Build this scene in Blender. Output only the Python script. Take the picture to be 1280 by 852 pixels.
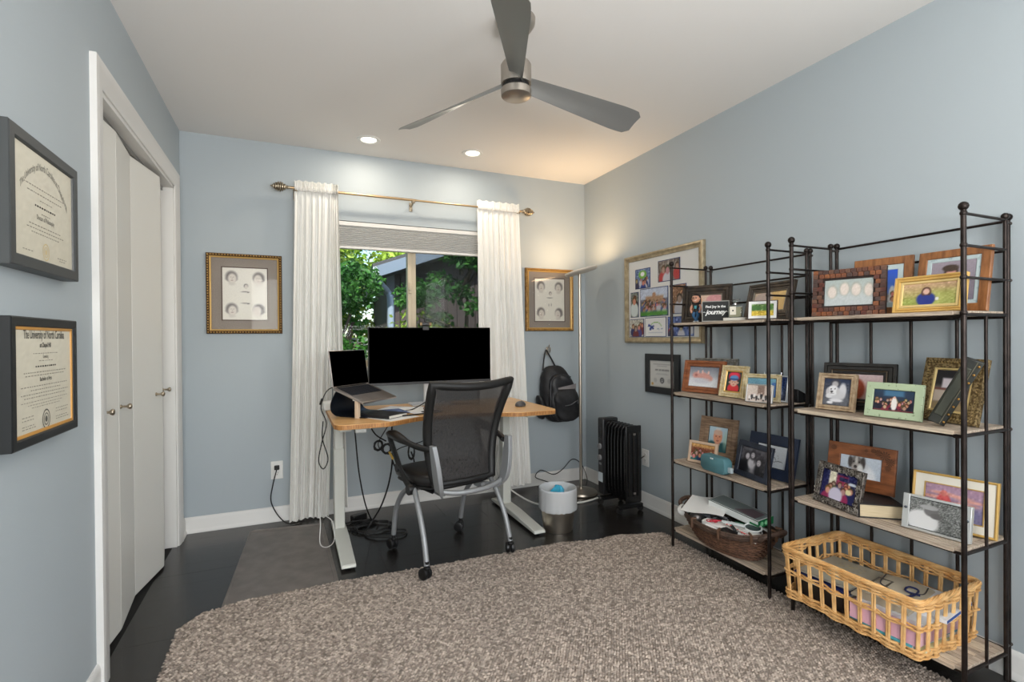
import bpy, bmesh, math, random
import numpy as np
from math import pi, sin, cos, tan, radians as R
from mathutils import Vector, Matrix, Euler

for o in list(bpy.data.objects): bpy.data.objects.remove(o)
C = bpy.context.scene.collection

# ------------------------------------------------------------------ camera, light, exposure
FOC, YAW, PIT, ROL, EYE = 631.83, 0.41385, -0.0060, -0.0078, 1.172
def cam_axes():
    cy, sy = cos(YAW), sin(YAW)
    w = Vector((sy*cos(PIT), cy*cos(PIT), sin(PIT))); r = Vector((cy, -sy, 0)); u = r.cross(w)
    c, s = cos(ROL), sin(ROL)
    return c*r+s*u, -s*r+c*u, w
r_, u_, w_ = cam_axes()
cam = bpy.data.objects.new('camera', bpy.data.cameras.new('camera')); C.objects.link(cam)
m4 = Matrix.Identity(4)
for i in range(3):
    m4[i][0] = r_[i]; m4[i][1] = u_[i]; m4[i][2] = -w_[i]
m4[2][3] = EYE
cam.matrix_world = m4
cam.data.sensor_width = 36; cam.data.lens = FOC*36/1280; cam.data.clip_start = .02
bpy.context.scene.camera = cam

vs = bpy.context.scene.view_settings
vs.view_transform = 'Standard'; vs.look = 'None'; vs.gamma = 1; vs.use_curve_mapping = False
vs.exposure = 0.42

W = bpy.data.worlds.new('world'); bpy.context.scene.world = W; W.use_nodes = True
nt = W.node_tree; nt.nodes.clear()
sky = nt.nodes.new('ShaderNodeTexSky'); sky.sky_type = 'NISHITA'; sky.sun_elevation = R(48); sky.sun_rotation = R(150)
sky.sun_disc = False
bg = nt.nodes.new('ShaderNodeBackground'); bg.inputs[1].default_value = 0.30
wo = nt.nodes.new('ShaderNodeOutputWorld')
nt.links.new(sky.outputs[0], bg.inputs[0]); nt.links.new(bg.outputs[0], wo.inputs[0])

def light(kind, name, loc, rot, energy, col, **kw):
    d = bpy.data.lights.new(name, kind); d.energy = energy; d.color = col
    for k, v in kw.items(): setattr(d, k, v)
    o = bpy.data.objects.new(name, d); o.location = loc; o.rotation_euler = rot; C.objects.link(o)
    return o
light('SUN', 'sun', (0, 0, 10), (R(38), R(-14), R(-10)), 9.0, (1, .95, .86), angle=R(1))
# fill lights added behind the camera, just inside two added windows
light('AREA', 'fill_light_front', (.02, -1.50, 1.45), (R(90), 0, 0), 50, (1, .97, .94), shape='RECTANGLE', size=1.1, size_y=1.3)
light('AREA', 'fill_light_right', (2.17, -.70, 1.45), (0, R(90), 0), 36, (.97, .98, 1), shape='RECTANGLE', size=1.3, size_y=1.2)

# soft light thrown up at the ceiling from behind the camera, added as fill
light('AREA', 'ceiling_fill_light', (.9, -.75, 1.3), (R(180-14), 0, 0), 34, (1, .98, .95), shape='RECTANGLE', size=1.0, size_y=.8)

# ------------------------------------------------------------------ helpers
def lin(c):
    return tuple(((v/255)/12.92 if v/255 <= .04045 else ((v/255+.055)/1.055)**2.4) for v in c)
MATS = {}
def M(name, col=(128,128,128), rough=.5, metal=0, col2=None, nscale=8, stretch=(1,1,1), bump=0, bscale=60, coat=0,
      mix=(.35,.65), detail=4, spec=.5, alpha=None, sheen=0, emit=None, estr=0, trans=0, island=0, bstretch=(1,1,1), wave=None):
    if name in MATS: return MATS[name]
    m = bpy.data.materials.new(name); m.use_nodes = True; n = m.node_tree.nodes; l = m.node_tree.links
    b = n['Principled BSDF']; c = lin(col)+(1,)
    b.inputs['Base Color'].default_value = c; b.inputs['Roughness'].default_value = rough
    b.inputs['Metallic'].default_value = metal; b.inputs['Coat Weight'].default_value = coat
    b.inputs['Coat Roughness'].default_value = .06; b.inputs['Specular IOR Level'].default_value = spec
    if sheen: b.inputs['Sheen Weight'].default_value = sheen
    tc = n.new('ShaderNodeTexCoord')
    out = None
    if col2 is not None:
        mp = n.new('ShaderNodeMapping'); mp.inputs['Scale'].default_value = stretch
        l.new(tc.outputs['Object'], mp.inputs[0])
        if wave:
            t = n.new('ShaderNodeTexWave'); t.wave_type = 'BANDS'; t.bands_direction = wave; t.inputs['Scale'].default_value = nscale
            t.inputs['Distortion'].default_value = 3; t.inputs['Detail'].default_value = 3
        else:
            t = n.new('ShaderNodeTexNoise'); t.inputs['Scale'].default_value = nscale; t.inputs['Detail'].default_value = detail
        l.new(mp.outputs[0], t.inputs['Vector'])
        mr = n.new('ShaderNodeMapRange'); mr.inputs[1].default_value = mix[0]; mr.inputs[2].default_value = mix[1]
        l.new(t.outputs['Fac'] if 'Fac' in t.outputs else t.outputs[0], mr.inputs[0])
        mx = n.new('ShaderNodeMix'); mx.data_type = 'RGBA'
        mx.inputs[6].default_value = c; mx.inputs[7].default_value = lin(col2)+(1,)
        l.new(mr.outputs[0], mx.inputs[0]); out = mx.outputs[2]
    if island:
        g = n.new('ShaderNodeNewGeometry'); hs = n.new('ShaderNodeHueSaturation')
        mr2 = n.new('ShaderNodeMapRange'); mr2.inputs[3].default_value = 1-island; mr2.inputs[4].default_value = 1+island
        l.new(g.outputs['Random Per Island'], mr2.inputs[0]); l.new(mr2.outputs[0], hs.inputs['Value'])
        hs.inputs['Color'].default_value = c
        if out: l.new(out, hs.inputs['Color'])
        out = hs.outputs[0]
    if out: l.new(out, b.inputs['Base Color'])
    if bump:
        mp = n.new('ShaderNodeMapping'); mp.inputs['Scale'].default_value = bstretch
        l.new(tc.outputs['Object'], mp.inputs[0])
        t = n.new('ShaderNodeTexNoise'); t.inputs['Scale'].default_value = bscale; t.inputs['Detail'].default_value = 3
        l.new(mp.outputs[0], t.inputs['Vector'])
        bp = n.new('ShaderNodeBump'); bp.inputs['Strength'].default_value = bump; bp.inputs['Distance'].default_value = .004
        l.new(t.outputs[0], bp.inputs['Height']); l.new(bp.outputs[0], b.inputs['Normal'])
    if emit is not None:
        b.inputs['Emission Color'].default_value = lin(emit)+(1,); b.inputs['Emission Strength'].default_value = estr
    if trans or alpha is not None:
        o = n['Material Output']; last = b.outputs[0]
        if trans:
            tr = n.new('ShaderNodeBsdfTranslucent'); tr.inputs[0].default_value = c
            if out: l.new(out, tr.inputs[0])
            ms = n.new('ShaderNodeMixShader'); ms.inputs[0].default_value = trans
            l.new(last, ms.inputs[1]); l.new(tr.outputs[0], ms.inputs[2]); last = ms.outputs[0]
        if alpha is not None:
            tp = n.new('ShaderNodeBsdfTransparent'); ms = n.new('ShaderNodeMixShader'); ms.inputs[0].default_value = alpha
            l.new(tp.outputs[0], ms.inputs[1]); l.new(last, ms.inputs[2]); last = ms.outputs[0]
        l.new(last, o.inputs[0])
    MATS[name] = m
    return m
def glass(name, tint=(235,240,240), refl=.06, rmax=.6):
    m = bpy.data.materials.new(name); m.use_nodes = True; n = m.node_tree.nodes; l = m.node_tree.links
    n.remove(n['Principled BSDF']); o = n['Material Output']
    tp = n.new('ShaderNodeBsdfTransparent'); tp.inputs[0].default_value = lin(tint)+(1,)
    gl = n.new('ShaderNodeBsdfGlossy'); gl.inputs['Roughness'].default_value = .02
    ms = n.new('ShaderNodeMixShader'); lw = n.new('ShaderNodeLayerWeight'); lw.inputs[0].default_value = .25
    mr = n.new('ShaderNodeMapRange'); mr.inputs[3].default_value = refl; mr.inputs[4].default_value = rmax
    l.new(lw.outputs['Fresnel'], mr.inputs[0]); l.new(mr.outputs[0], ms.inputs[0])
    l.new(tp.outputs[0], ms.inputs[1]); l.new(gl.outputs[0], ms.inputs[2]); l.new(ms.outputs[0], o.inputs[0])
    MATS[name] = m
    return m

class MB:
    def __init__(s): s.v = []; s.f = []
    def add(s, vs, fs):
        k = len(s.v); s.v.extend([tuple(p) for p in vs]); s.f.extend([tuple(i+k for i in f) for f in fs]); return s
    def box(s, x0, x1, y0, y1, z0, z1, mat=None):
        P = [(x0,y0,z0),(x1,y0,z0),(x1,y1,z0),(x0,y1,z0),(x0,y0,z1),(x1,y0,z1),(x1,y1,z1),(x0,y1,z1)]
        if mat is not None: P = [mat @ Vector(p) for p in P]
        return s.add(P, [(3,2,1,0),(4,5,6,7),(0,1,5,4),(1,2,6,5),(2,3,7,6),(3,0,4,7)])
    def bx(s, c, d, rot=None):
        mt = Matrix.Translation(c) @ (Euler(rot).to_matrix().to_4x4() if rot else Matrix.Identity(4))
        return s.box(-d[0]/2, d[0]/2, -d[1]/2, d[1]/2, -d[2]/2, d[2]/2, mt)
    def tube(s, pts, r, seg=8, closed=False, sq=1.0):
        pts = [Vector(p) for p in pts]; n = len(pts); rs = r if isinstance(r, (list, tuple)) else [r]*n
        up = None; rings = []
        for i, p in enumerate(pts):
            a = pts[(i-1) % n] if (closed or i > 0) else p
            b = pts[(i+1) % n] if (closed or i < n-1) else p
            t = (b-a)
            if t.length < 1e-9: t = Vector((0,0,1))
            t.normalize()
            if up is None:
                up = Vector((0,0,1)) if abs(t.z) < .9 else Vector((0,1,0))
            x = t.cross(up)
            if x.length < 1e-6: x = t.cross(Vector((1,.3,.2)))
            x.normalize(); y = x.cross(t); up = y
            rings.append([p+rs[i]*(cos(2*pi*k/seg+pi/seg)*x*sq+sin(2*pi*k/seg+pi/seg)*y) for k in range(seg)])
        V = [q for rg in rings for q in rg]; F = []
        for i in range(n if closed else n-1):
            j = (i+1) % n
            for k in range(seg): F.append((i*seg+k, i*seg+(k+1) % seg, j*seg+(k+1) % seg, j*seg+k))
        if not closed:
            F.append(tuple(range(seg))[::-1]); F.append(tuple((n-1)*seg+k for k in range(seg)))
        return s.add(V, F)
    def lathe(s, prof, seg=24, c=(0,0,0), sx=1, sy=1, mat=None):
        V = []; F = []; n = len(prof)
        for (r, z) in prof:
            for k in range(seg):
                a = 2*pi*k/seg; V.append(Vector((r*cos(a)*sx, r*sin(a)*sy, z)))
        for i in range(n-1):
            for k in range(seg): F.append((i*seg+k, i*seg+(k+1) % seg, (i+1)*seg+(k+1) % seg, (i+1)*seg+k))
        ring_ = prof[0] == prof[-1]
        if prof[0][0] > 1e-5 and not ring_: F.append(tuple(range(seg))[::-1])
        if prof[-1][0] > 1e-5 and not ring_: F.append(tuple((n-1)*seg+k for k in range(seg)))
        if mat is not None: V = [mat @ v for v in V]
        return s.add([v+Vector(c) for v in V], F)
    def ball(s, c, r, seg=10, sx=1, sy=1, sz=1):
        return s.lathe([(r*sin(pi*i/6)+(1e-6), -r*cos(pi*i/6)*sz) for i in range(7)], seg, c, sx, sy)
    def prism(s, poly, z0, z1, mat=None):
        n = len(poly); V = [Vector((p[0], p[1], z0)) for p in poly]+[Vector((p[0], p[1], z1)) for p in poly]
        if mat is not None: V = [mat @ v for v in V]
        F = [tuple(range(n))[::-1], tuple(range(n, 2*n))]+[(i, (i+1) % n, n+(i+1) % n, n+i) for i in range(n)]
        return s.add(V, F)
    def rings(s, rings, closed=True, caps=False):
        k = len(rings[0]); V = [p for r in rings for p in r]; F = []
        for i in range(len(rings)-1):
            for j in range(k if closed else k-1):
                F.append((i*k+j, i*k+(j+1) % k, (i+1)*k+(j+1) % k, (i+1)*k+j))
        if caps: F.append(tuple(range(k))[::-1]); F.append(tuple((len(rings)-1)*k+j for j in range(k)))
        return s.add(V, F)
    def xf(s, m): s.v = [tuple(m @ Vector(p)) for p in s.v]; return s
    def mesh(s, name, mat, smooth=35):
        me = bpy.data.meshes.new(name); me.from_pydata(s.v, [], s.f); me.validate()
        if mat: me.materials.append(mat)
        bm = bmesh.new(); bm.from_mesh(me); bmesh.ops.recalc_face_normals(bm, faces=bm.faces); bm.to_mesh(me); bm.free()
        if smooth: me.shade_smooth(); me.set_sharp_from_angle(angle=R(smooth))
        return me
def link(name, me, parent=None, loc=None, rot=None, bevel=0, seg=2):
    o = bpy.data.objects.new(name, me); C.objects.link(o)
    if parent: o.parent = parent
    if loc: o.location = loc
    if rot: o.rotation_euler = rot
    if bevel:
        b = o.modifiers.new('bevel', 'BEVEL'); b.width = bevel; b.segments = seg; b.limit_method = 'ANGLE'; b.angle_limit = R(40); b.harden_normals = False
    return o
def obj(name, mb, mat, parent=None, bevel=0, smooth=35, loc=None, rot=None, seg=2, label=None):
    o = link(name, mb.mesh(name, mat, smooth), parent, loc, rot, bevel, seg)
    if label: o['label'] = label
    return o
def tag(o, label, cat, group=None):
    o['label'] = label; o['category'] = cat
    if group: o['group'] = group
    return o
def thing(name, label, cat, loc=(0,0,0), rz=0, group=None):
    o = bpy.data.objects.new(name, None); C.objects.link(o); o.empty_display_size = .05
    o.location = loc; o.rotation_euler = (0, 0, rz); return tag(o, label, cat, group)
def struct(name, mb, mat, parent=None, bevel=0, smooth=35):
    o = obj(name, mb, mat, parent, bevel, smooth)
    if not parent: o['kind'] = 'structure'
    return o
def text_mesh(s, size, bold=0, shear=0, align='CENTER', space=1.0, arc=None):
    cu = bpy.data.curves.new('t', 'FONT'); cu.body = s; cu.size = size; cu.align_x = align; cu.offset = bold; cu.shear = shear
    cu.space_character = space; cu.resolution_u = 3
    o = bpy.data.objects.new('t', cu); me = bpy.data.meshes.new_from_object(o)
    bpy.data.objects.remove(o)
    V = [tuple(v.co) for v in me.vertices]; F = [tuple(p.vertices) for p in me.polygons]
    if arc:
        V = [(arc*sin(x/arc), y+arc*cos(x/arc)-arc, z) for x, y, z in V]
    bpy.data.meshes.remove(me)
    return V, F
def spline(pts, n=6, closed=False):
    P = [Vector(p) for p in pts]; out = []; N = len(P)
    rng = range(N) if closed else range(N-1)
    for i in rng:
        if closed: a, b, c, d = P[i-1], P[i], P[(i+1) % N], P[(i+2) % N]
        else: a, b, c, d = P[max(i-1, 0)], P[i], P[i+1], P[min(i+2, N-1)]
        for k in range(n):
            t = k/n; out.append(.5*((2*b)+(c-a)*t+(2*a-5*b+4*c-d)*t*t+(3*b-a-3*c+d)*t**3))
    if not closed: out.append(P[-1])
    return out
def cable(name, pts, r, mat, label, cat='cable', group=None, n=6):
    return tag(obj(name, MB().tube(spline(pts, n), r, 6), mat, smooth=60), label, cat, group)
def copytree(o, parent=None):
    c = o.copy(); C.objects.link(c)
    if parent: c.parent = parent
    for ch in list(o.children): copytree(ch, c)
    return c

# ------------------------------------------------------------------ prints (flat pictures) as coloured grids
class Pic:
    def __init__(s, w, h, nx=40, ny=None, bg=(200,200,200), bg2=None):
        s.w, s.h = w, h; s.nx = nx; s.ny = ny or max(6, int(nx*h/w)); s.asp = w/h
        u = np.linspace(0, 1, s.nx+1); v = np.linspace(0, 1, s.ny+1); s.U, s.V = np.meshgrid(u, v)
        a = np.array(bg, float); b = np.array(bg2 if bg2 else bg, float)
        s.c = b[None,None,:]*(1-s.V[...,None])+a[None,None,:]*s.V[...,None]     # bg at top, bg2 at bottom
    def _b(s, m, col, a): m = np.clip(m, 0, 1)[...,None]*a; s.c = s.c*(1-m)+np.array(col, float)*m; return s
    def ell(s, cx, cy, rx, ry, col, a=1, soft=.25):
        d = np.sqrt(((s.U-cx)/rx)**2+((s.V-cy)/ry)**2); return s._b((1+soft/2-d)/soft, col, a)
    def rect(s, x0, y0, x1, y1, col, a=1, soft=.015):
        m = np.minimum(np.minimum(s.U-x0, x1-s.U), np.minimum(s.V-y0, y1-s.V))/soft+.5; return s._b(m, col, a)
    def noise(s, amt=18, seed=1, lo=0, hi=1, k=1):
        rg = np.random.default_rng(seed); n = rg.normal(0, amt, s.U.shape)
        if k > 1: n = np.kron(rg.normal(0, amt, (s.U.shape[0]//k+1, s.U.shape[1]//k+1)), np.ones((k, k)))[:s.U.shape[0], :s.U.shape[1]]
        n = n*((s.V >= lo)&(s.V <= hi)); s.c = np.clip(s.c+n[...,None], 0, 255); return s
    def person(s, x, y, hs, skin=(205,160,140), hair=(60,45,38), top=(60,70,120), w=1.0, long=False, cap=None):
        q = 1/s.asp
        s.ell(x, y-hs*2.2, hs*1.7*q*w, hs*1.9, top)
        if long: s.ell(x, y-hs*.25, hs*1.0*q, hs*1.45, hair)
        s.ell(x, y+hs*.25, hs*.85*q, hs*1.0, hair); s.ell(x, y-hs*.1, hs*.62*q, hs*.85, skin)
        if cap: s.ell(x, y+hs*.75, hs*.9*q, hs*.5, cap)
        return s
    def crowd(s, n, y0, y1, hs, seed, tops=((70,80,130),(150,60,60),(220,220,220),(60,60,70))):
        rg = random.Random(seed)
        for i in range(n):
            t = i/n; y = y1+(y0-y1)*t+rg.uniform(-.02,.02)
            s.person(rg.uniform(.06,.94), y, hs*(.8+.4*t), (rg.randint(170,220), rg.randint(130,165), rg.randint(115,145)), (50+rg.randint(0,60), 40+rg.randint(0,40), 35), rg.choice(tops))
        return s
    def build(s, name, parent, mat4=None, y=0.0, label=None, loc=None):
        X = (s.U-.5)*s.w; Z = s.V*s.h; n = s.U.size
        V = np.stack([X.ravel(), np.full(n, y), Z.ravel()], 1)
        if mat4 is not None:
            A = np.array(mat4); V = V@A[:3,:3].T+A[:3,3]
        nx1 = s.nx+1; i, j = np.meshgrid(np.arange(s.nx), np.arange(s.ny)); a = (j*nx1+i).ravel()
        F = np.stack([a, a+1, a+nx1+1, a+nx1], 1)
        me = bpy.data.meshes.new(name); me.from_pydata(V.tolist(), [], F.tolist())
        at = me.color_attributes.new('Col', 'FLOAT_COLOR', 'POINT')
        c = np.clip(s.c.reshape(-1, 3), 0, 255)/255; c = np.where(c <= .04045, c/12.92, ((c+.055)/1.055)**2.4)
        at.data.foreach_set('color', np.concatenate([c, np.ones((n, 1))], 1).ravel().astype(np.float32))
        me.materials.append(PRINT); o = link(name, me, parent, loc)
        if label: o['label'] = label
        return o
PRINT = bpy.data.materials.new('photo_print'); PRINT.use_nodes = True
_n = PRINT.node_tree.nodes; _a = _n.new('ShaderNodeAttribute'); _a.attribute_name = 'Col'
PRINT.node_tree.links.new(_a.outputs['Color'], _n['Principled BSDF'].inputs['Base Color'])
_n['Principled BSDF'].inputs['Roughness'].default_value = .3
_n['Principled BSDF'].inputs['Specular IOR Level'].default_value = .35

# ------------------------------------------------------------------ materials
wall_m = M('wall_paint', (167,176,181), .62, bump=.06, bscale=180)
ceil_m = M('ceiling_paint', (232,230,227), .8, bump=.05, bscale=120)
trim_m = M('trim_paint', (214,213,210), .42)
door_m = M('door_paint', (216,215,209), .42)
white_m = M('white_plastic', (226,226,222), .4)
black_m = M('black_plastic', (16,16,17), .42)
blackr_m = M('black_rubber', (12,12,12), .7)
blackcab_m = M('black_cable', (14,14,15), .5)
whitecab_m = M('white_cable', (215,214,210), .45)
steel_m = M('brushed_steel', (178,172,164), .32, 1, bump=.05, bscale=300, bstretch=(1,1,.05))
nickel_m = M('brushed_nickel', (186,176,162), .28, 1)
iron_m = M('dark_iron', (58,50,47), .42, .75, col2=(38,32,30), nscale=20)
brass_m = M('brass', (176,134,74), .35, 1)
screen_m = M('screen', (0,0,0), .5, spec=0)
deskleg_m = M('desk_leg_paint', (205,206,198), .4)
D_, XL, XR, H = 3.608, -.601, 2.252, 2.44
YF = -1.6
# ------------------------------------------------------------------ the room
floor = struct('floor', MB().box(XL-.9, XR+.12, YF-.1, D_+.12, -.06, -.004), M('floor_gap', (6,5,5), .8))
plank_m = M('espresso_wood', (26,24,23), .26, col2=(34,31,29), nscale=9, stretch=(1.2,26,1), bump=.12, bscale=30, bstretch=(1,18,1), coat=.15, detail=6)
random.seed(4)
pls = {}
def plank_mesh(L):
    L = round(L, 2)
    if L not in pls: pls[L] = MB().box(-L/2, L/2, -.0622, .0622, -.02, 0).mesh('plank', plank_m)
    return pls[L]
y = D_-.0625; row = 0
while y > -.3:
    x = XL-.02; cuts = [x]
    off = random.choice([.3,.55,.8,1.05,1.3])
    cuts += [x+off, x+off+1.25] if x+off+1.25 < XR-.2 else [x+off]
    cuts.append(XR+.02)
    for a, b in zip(cuts[:-1], cuts[1:]):
        o = link('plank', plank_mesh(b-a-.0008), floor, ((a+b)/2, y, random.uniform(-.0002,.0002)))
    y -= .125; row += 1
link('plank', MB().box(XL-.02, XR+.02, YF, y+.0625, -.02, 0).mesh('plank', plank_m), floor)
ceiling = struct('ceiling', MB().box(XL-.9, XR+.12, YF-.1, D_+.12, H, H+.1), ceil_m)

T = .12
# left wall with the closet opening
oy0, oy1, oz = 2.185, 3.405, 2.05
wl = MB().box(XL-T, XL, YF, oy0, 0, H).box(XL-T, XL, oy1, D_+T, 0, H).box(XL-T, XL, oy0, oy1, oz, H)
struct('wall_left', wl, wall_m)
cl = MB().box(XL-.72, XL-.70, oy0-.3, D_+T, 0, H).box(XL-.72, XL-T, oy0-.32, oy0-.3, 0, H).box(XL-.72, XL-T, D_+.1, D_+T, 0, H)
struct('wall_closet', cl, M('closet_paint', (190,190,186), .8))
# back wall with the window opening
wx0, wx1, wz0, wz1 = .20, 1.40, .975, 1.98
wb = MB().box(XL-T, wx0, D_, D_+T, 0, H).box(wx1, XR+T, D_, D_+T, 0, H).box(wx0, wx1, D_, D_+T, 0, wz0).box(wx0, wx1, D_, D_+T, wz1, H)
struct('wall_back', wb, wall_m)
# right wall with an opening for the added window beside the camera
ry0, ry1, rz0, rz1 = -1.32, -.08, .82, 2.08
wr = MB().box(XR, XR+T, ry1, D_, 0, H).box(XR, XR+T, YF, ry0, 0, H).box(XR, XR+T, ry0, ry1, 0, rz0).box(XR, XR+T, ry0, ry1, rz1, H)
struct('wall_right', wr, wall_m)
fx0, fx1, fz0, fz1 = -.55, .60, .8, 2.1  # front wall, with an opening for the other added window
wf = MB().box(XL-T, fx0, YF-T, YF, 0, H).box(fx1, XR+T, YF-T, YF, 0, H).box(fx0, fx1, YF-T, YF, 0, fz0).box(fx0, fx1, YF-T, YF, fz1, H)
struct('wall_front', wf, wall_m)

# baseboards: profile (thickness, height)
bprof = [(0,0),(.02,0),(.02,.012),(.014,.022),(.012,.026),(.012,.078),(.008,.09),(.004,.095),(0,.095)]
def base(name, a, b, n):
    a = Vector(a); b = Vector(b); n = Vector(n)
    rg = [[p+n*t+Vector((0,0,z)) for t, z in bprof] for p in (a, b)]
    struct(name, MB().rings(rg, True, True), trim_m, smooth=40)
base('baseboard_back', (XL, D_, 0), (XR, D_, 0), (0,-1,0))
base('baseboard_right', (XR, D_, 0), (XR, YF, 0), (-1,0,0))
base('baseboard_left', (XL, D_, 0), (XL, oy1+.085, 0), (1,0,0))
base('baseboard_left', (XL, oy0-.085, 0), (XL, YF, 0), (1,0,0))
base('baseboard_front', (XL, YF, 0), (XR, YF, 0), (0,1,0))

# closet casing: mitred moulding around the opening, with jambs
cprof = [(0,0),(0,.010),(.012,.016),(.05,.018),(.070,.022),(.085,.020),(.085,0)]
def ring_at(y, z, sy, sz):
    return [Vector((XL+d, y+sy*t, z+sz*t)) for t, d in cprof]
rg = [ring_at(oy0, 0, -1, 0), ring_at(oy0, oz, -1, 1), ring_at(oy1, oz, 1, 1), ring_at(oy1, 0, 1, 0)]
tr1 = struct('trim_1', MB().rings(rg, True, True), trim_m, smooth=30)
struct('jamb', MB().box(XL-T, XL+.004, oy0-.001, oy0+.016, 0, oz).box(XL-T, XL+.004, oy1-.016, oy1+.001, 0, oz).box(XL-T, XL+.004, oy0, oy1, oz-.016, oz+.001), trim_m, tr1, bevel=.001)
struct('door_track', MB().box(XL-.085, XL-.045, oy0+.016, oy1-.016, oz-.034, oz-.016), M('track_metal', (150,150,148), .4, .8), tr1)

# bifold closet doors, two pairs of two panels
fold = [(XL-.055, 2.204), (XL-.030, 2.492), (XL-.055, 2.797), (XL-.003, 3.100), (XL-.055, 3.386)]
knob_prof = [(.0001,0),(.009,0),(.009,.003),(.0045,.006),(.0045,.020),(.010,.026),(.0125,.031),(.011,.036),(.005,.039),(.0001,.0395)]
kn = [2.344, 2.520, 3.03, 3.285]
for d in range(2):
    de = bpy.data.objects.new('door_%d' % (d+1), None); C.objects.link(de); de['kind'] = 'structure'
    de.location = (XL-.055, fold[d*2][1], 0)
    for k in range(2):
        i = d*2+k; (x0, y0), (x1, y1) = fold[i], fold[i+1]
        L = math.hypot(x1-x0, y1-y0); ang = math.atan2(y1-y0, x1-x0)
        pn = obj('door_panel', MB().box(.0015, L-.0015, 0, .028, .012, 2.012), door_m, de, bevel=.002,
                 loc=(x0-de.location.x, y0-de.location.y, 0), rot=(0,0,ang))
        # panel local: x along the door, the room side is -y
        t = (kn[i]-y0)/(y1-y0)*L
        obj('knob', MB().lathe(knob_prof, 16, mat=Matrix.Rotation(R(90), 4, 'X')), M('knob_nickel', (176,164,146), .3, 1), pn, loc=(t, 0, .905), smooth=50)
        if k == 0:
            obj('hinge', MB().box(L-.02, L+.0, .0285, .0305, .2, .26).box(L-.02, L, .0285, .0305, 1.7, 1.76), M('knob_nickel'), pn)

# ------------------------------------------------------------------ the window
vinyl = M('beige_vinyl', (196,182,156), .45)
w1 = bpy.data.objects.new('window_1', None); C.objects.link(w1); w1['kind'] = 'structure'; w1.location = (.80, D_+.06, wz0)
def P1(name, mb, mat, **k): return obj(name, mb.xf(Matrix.Translation((-.80, -(D_+.06), -wz0))), mat, w1, **k)
P1('window_frame', MB().box(wx0, wx0+.045, D_+.045, D_+.115, wz0, wz1).box(wx1-.045, wx1, D_+.045, D_+.115, wz0, wz1)
   .box(wx0, wx1, D_+.045, D_+.115, wz0, wz0+.05).box(wx0, wx1, D_+.045, D_+.115, wz1-.045, wz1), vinyl, bevel=.003)
P1('mullion', MB().box(.786, .814, D_+.05, D_+.11, wz0+.05, wz1-.045).box(.814, .848, D_+.062, D_+.11, wz0+.05, wz1-.045), vinyl, bevel=.003)
P1('window_latch', MB().box(.792, .812, D_+.036, D_+.052, 1.50, 1.58).bx((.802, D_+.032, 1.54), (.012,.016,.04), (0,.4,0)), vinyl, bevel=.002)
P1('window_sill', MB().box(wx0, wx1, D_-.012, D_+.05, wz0-.018, wz0+.004), trim_m, bevel=.003)
gl_m = glass('window_glass', (240,245,243), .002, .08)
P1('pane', MB().box(wx0+.045, .786, D_+.085, D_+.089, wz0+.05, wz1-.045), gl_m)
P1('pane', MB().box(.848, wx1-.045, D_+.070, D_+.074, wz0+.05, wz1-.045), gl_m)
P1('insect_screen', MB().box(.848, wx1-.045, D_+.100, D_+.101, wz0+.05, wz1-.045), M('screen_mesh', (40,42,44), .8, alpha=.28))
for nm, (a, b, c, d, fixed) in {'added_window_front': (fx0, fx1, fz0, fz1, 0), 'added_window_right': (ry0, ry1, rz0, rz1, 1)}.items():  # two unseen windows, added behind the camera to go with the fill lights
    w = bpy.data.objects.new(nm, None); C.objects.link(w); w['kind'] = 'structure'
    g = MB(); fr = MB(); m = (a+b)/2
    for x0, x1, z0, z1 in ((a, a+.05, c, d), (b-.05, b, c, d), (a, b, c, c+.05), (a, b, d-.05, d), (m-.02, m+.02, c, d)):
        if fixed: fr.box(XR+.05, XR+.1, x0, x1, z0, z1)
        else: fr.box(x0, x1, YF-.1, YF-.05, z0, z1)
    if fixed: g.box(XR+.07, XR+.074, a, b, c, d)
    else: g.box(a, b, YF-.074, YF-.07, c, d)
    obj('window_frame', fr, trim_m, w); obj('pane', g, gl_m, w)

# pleated shade inside the window recess
sh = thing('pleated_shade', 'white pleated window shade drawn up to the top of the window', 'window shade', (.80, D_+.02, 1.79))
SW = 1.17
obj('headrail', MB().box(-SW/2, SW/2, -.018, .022, .158, .186), trim_m, sh, bevel=.002)
pl = []; npl = 11
for k in range(npl*2+1):
    z = .020+(.158-.020)*k/(npl*2); pl.append((z, -.016 if k % 2 else -.006))
fab = M('shade_fabric', (206,206,204), .85, trans=.25)
pk = MB(); pk.rings([[Vector((-SW/2, yy, z)), Vector((SW/2, yy, z)), Vector((SW/2, .012-yy, z)), Vector((-SW/2, .012-yy, z))] for z, yy in pl], True, True)
obj('pleats', pk, fab, sh, smooth=0)
obj('bottom_rail', MB().box(-SW/2, SW/2, -.016, .020, .002, .020), trim_m, sh, bevel=.003)

# wall outlets
def outlet(label, loc, rz):
    t = thing('wall_outlet', label, 'outlet', loc, rz)
    obj('cover_plate', MB().box(-.036, .036, -.006, 0, -.058, .058), white_m, t, bevel=.003)
    for dz in (-.02, .02):
        s = obj('socket', MB().lathe([(.0001,0),(.0165,0),(.0165,.0025),(.0001,.003)], 16, (0,-.0055,dz), mat=Matrix.Rotation(R(90),4,'X')), white_m, t)
        obj('slot', MB().box(-.007,-.0055,-.0095,-.008,dz-.001,dz+.008).box(.0055,.007,-.0095,-.008,dz-.001,dz+.008).ball((0,-.0085,dz-.008),.0022,8), black_m, s)
    return t
outlet('white wall outlet behind the left curtain side, with a black plug in it', (-.085, D_, .33), 0)
outlet('white wall outlet on the right wall beside the black radiator heater', (XR, 2.835, .335), R(-90))

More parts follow.
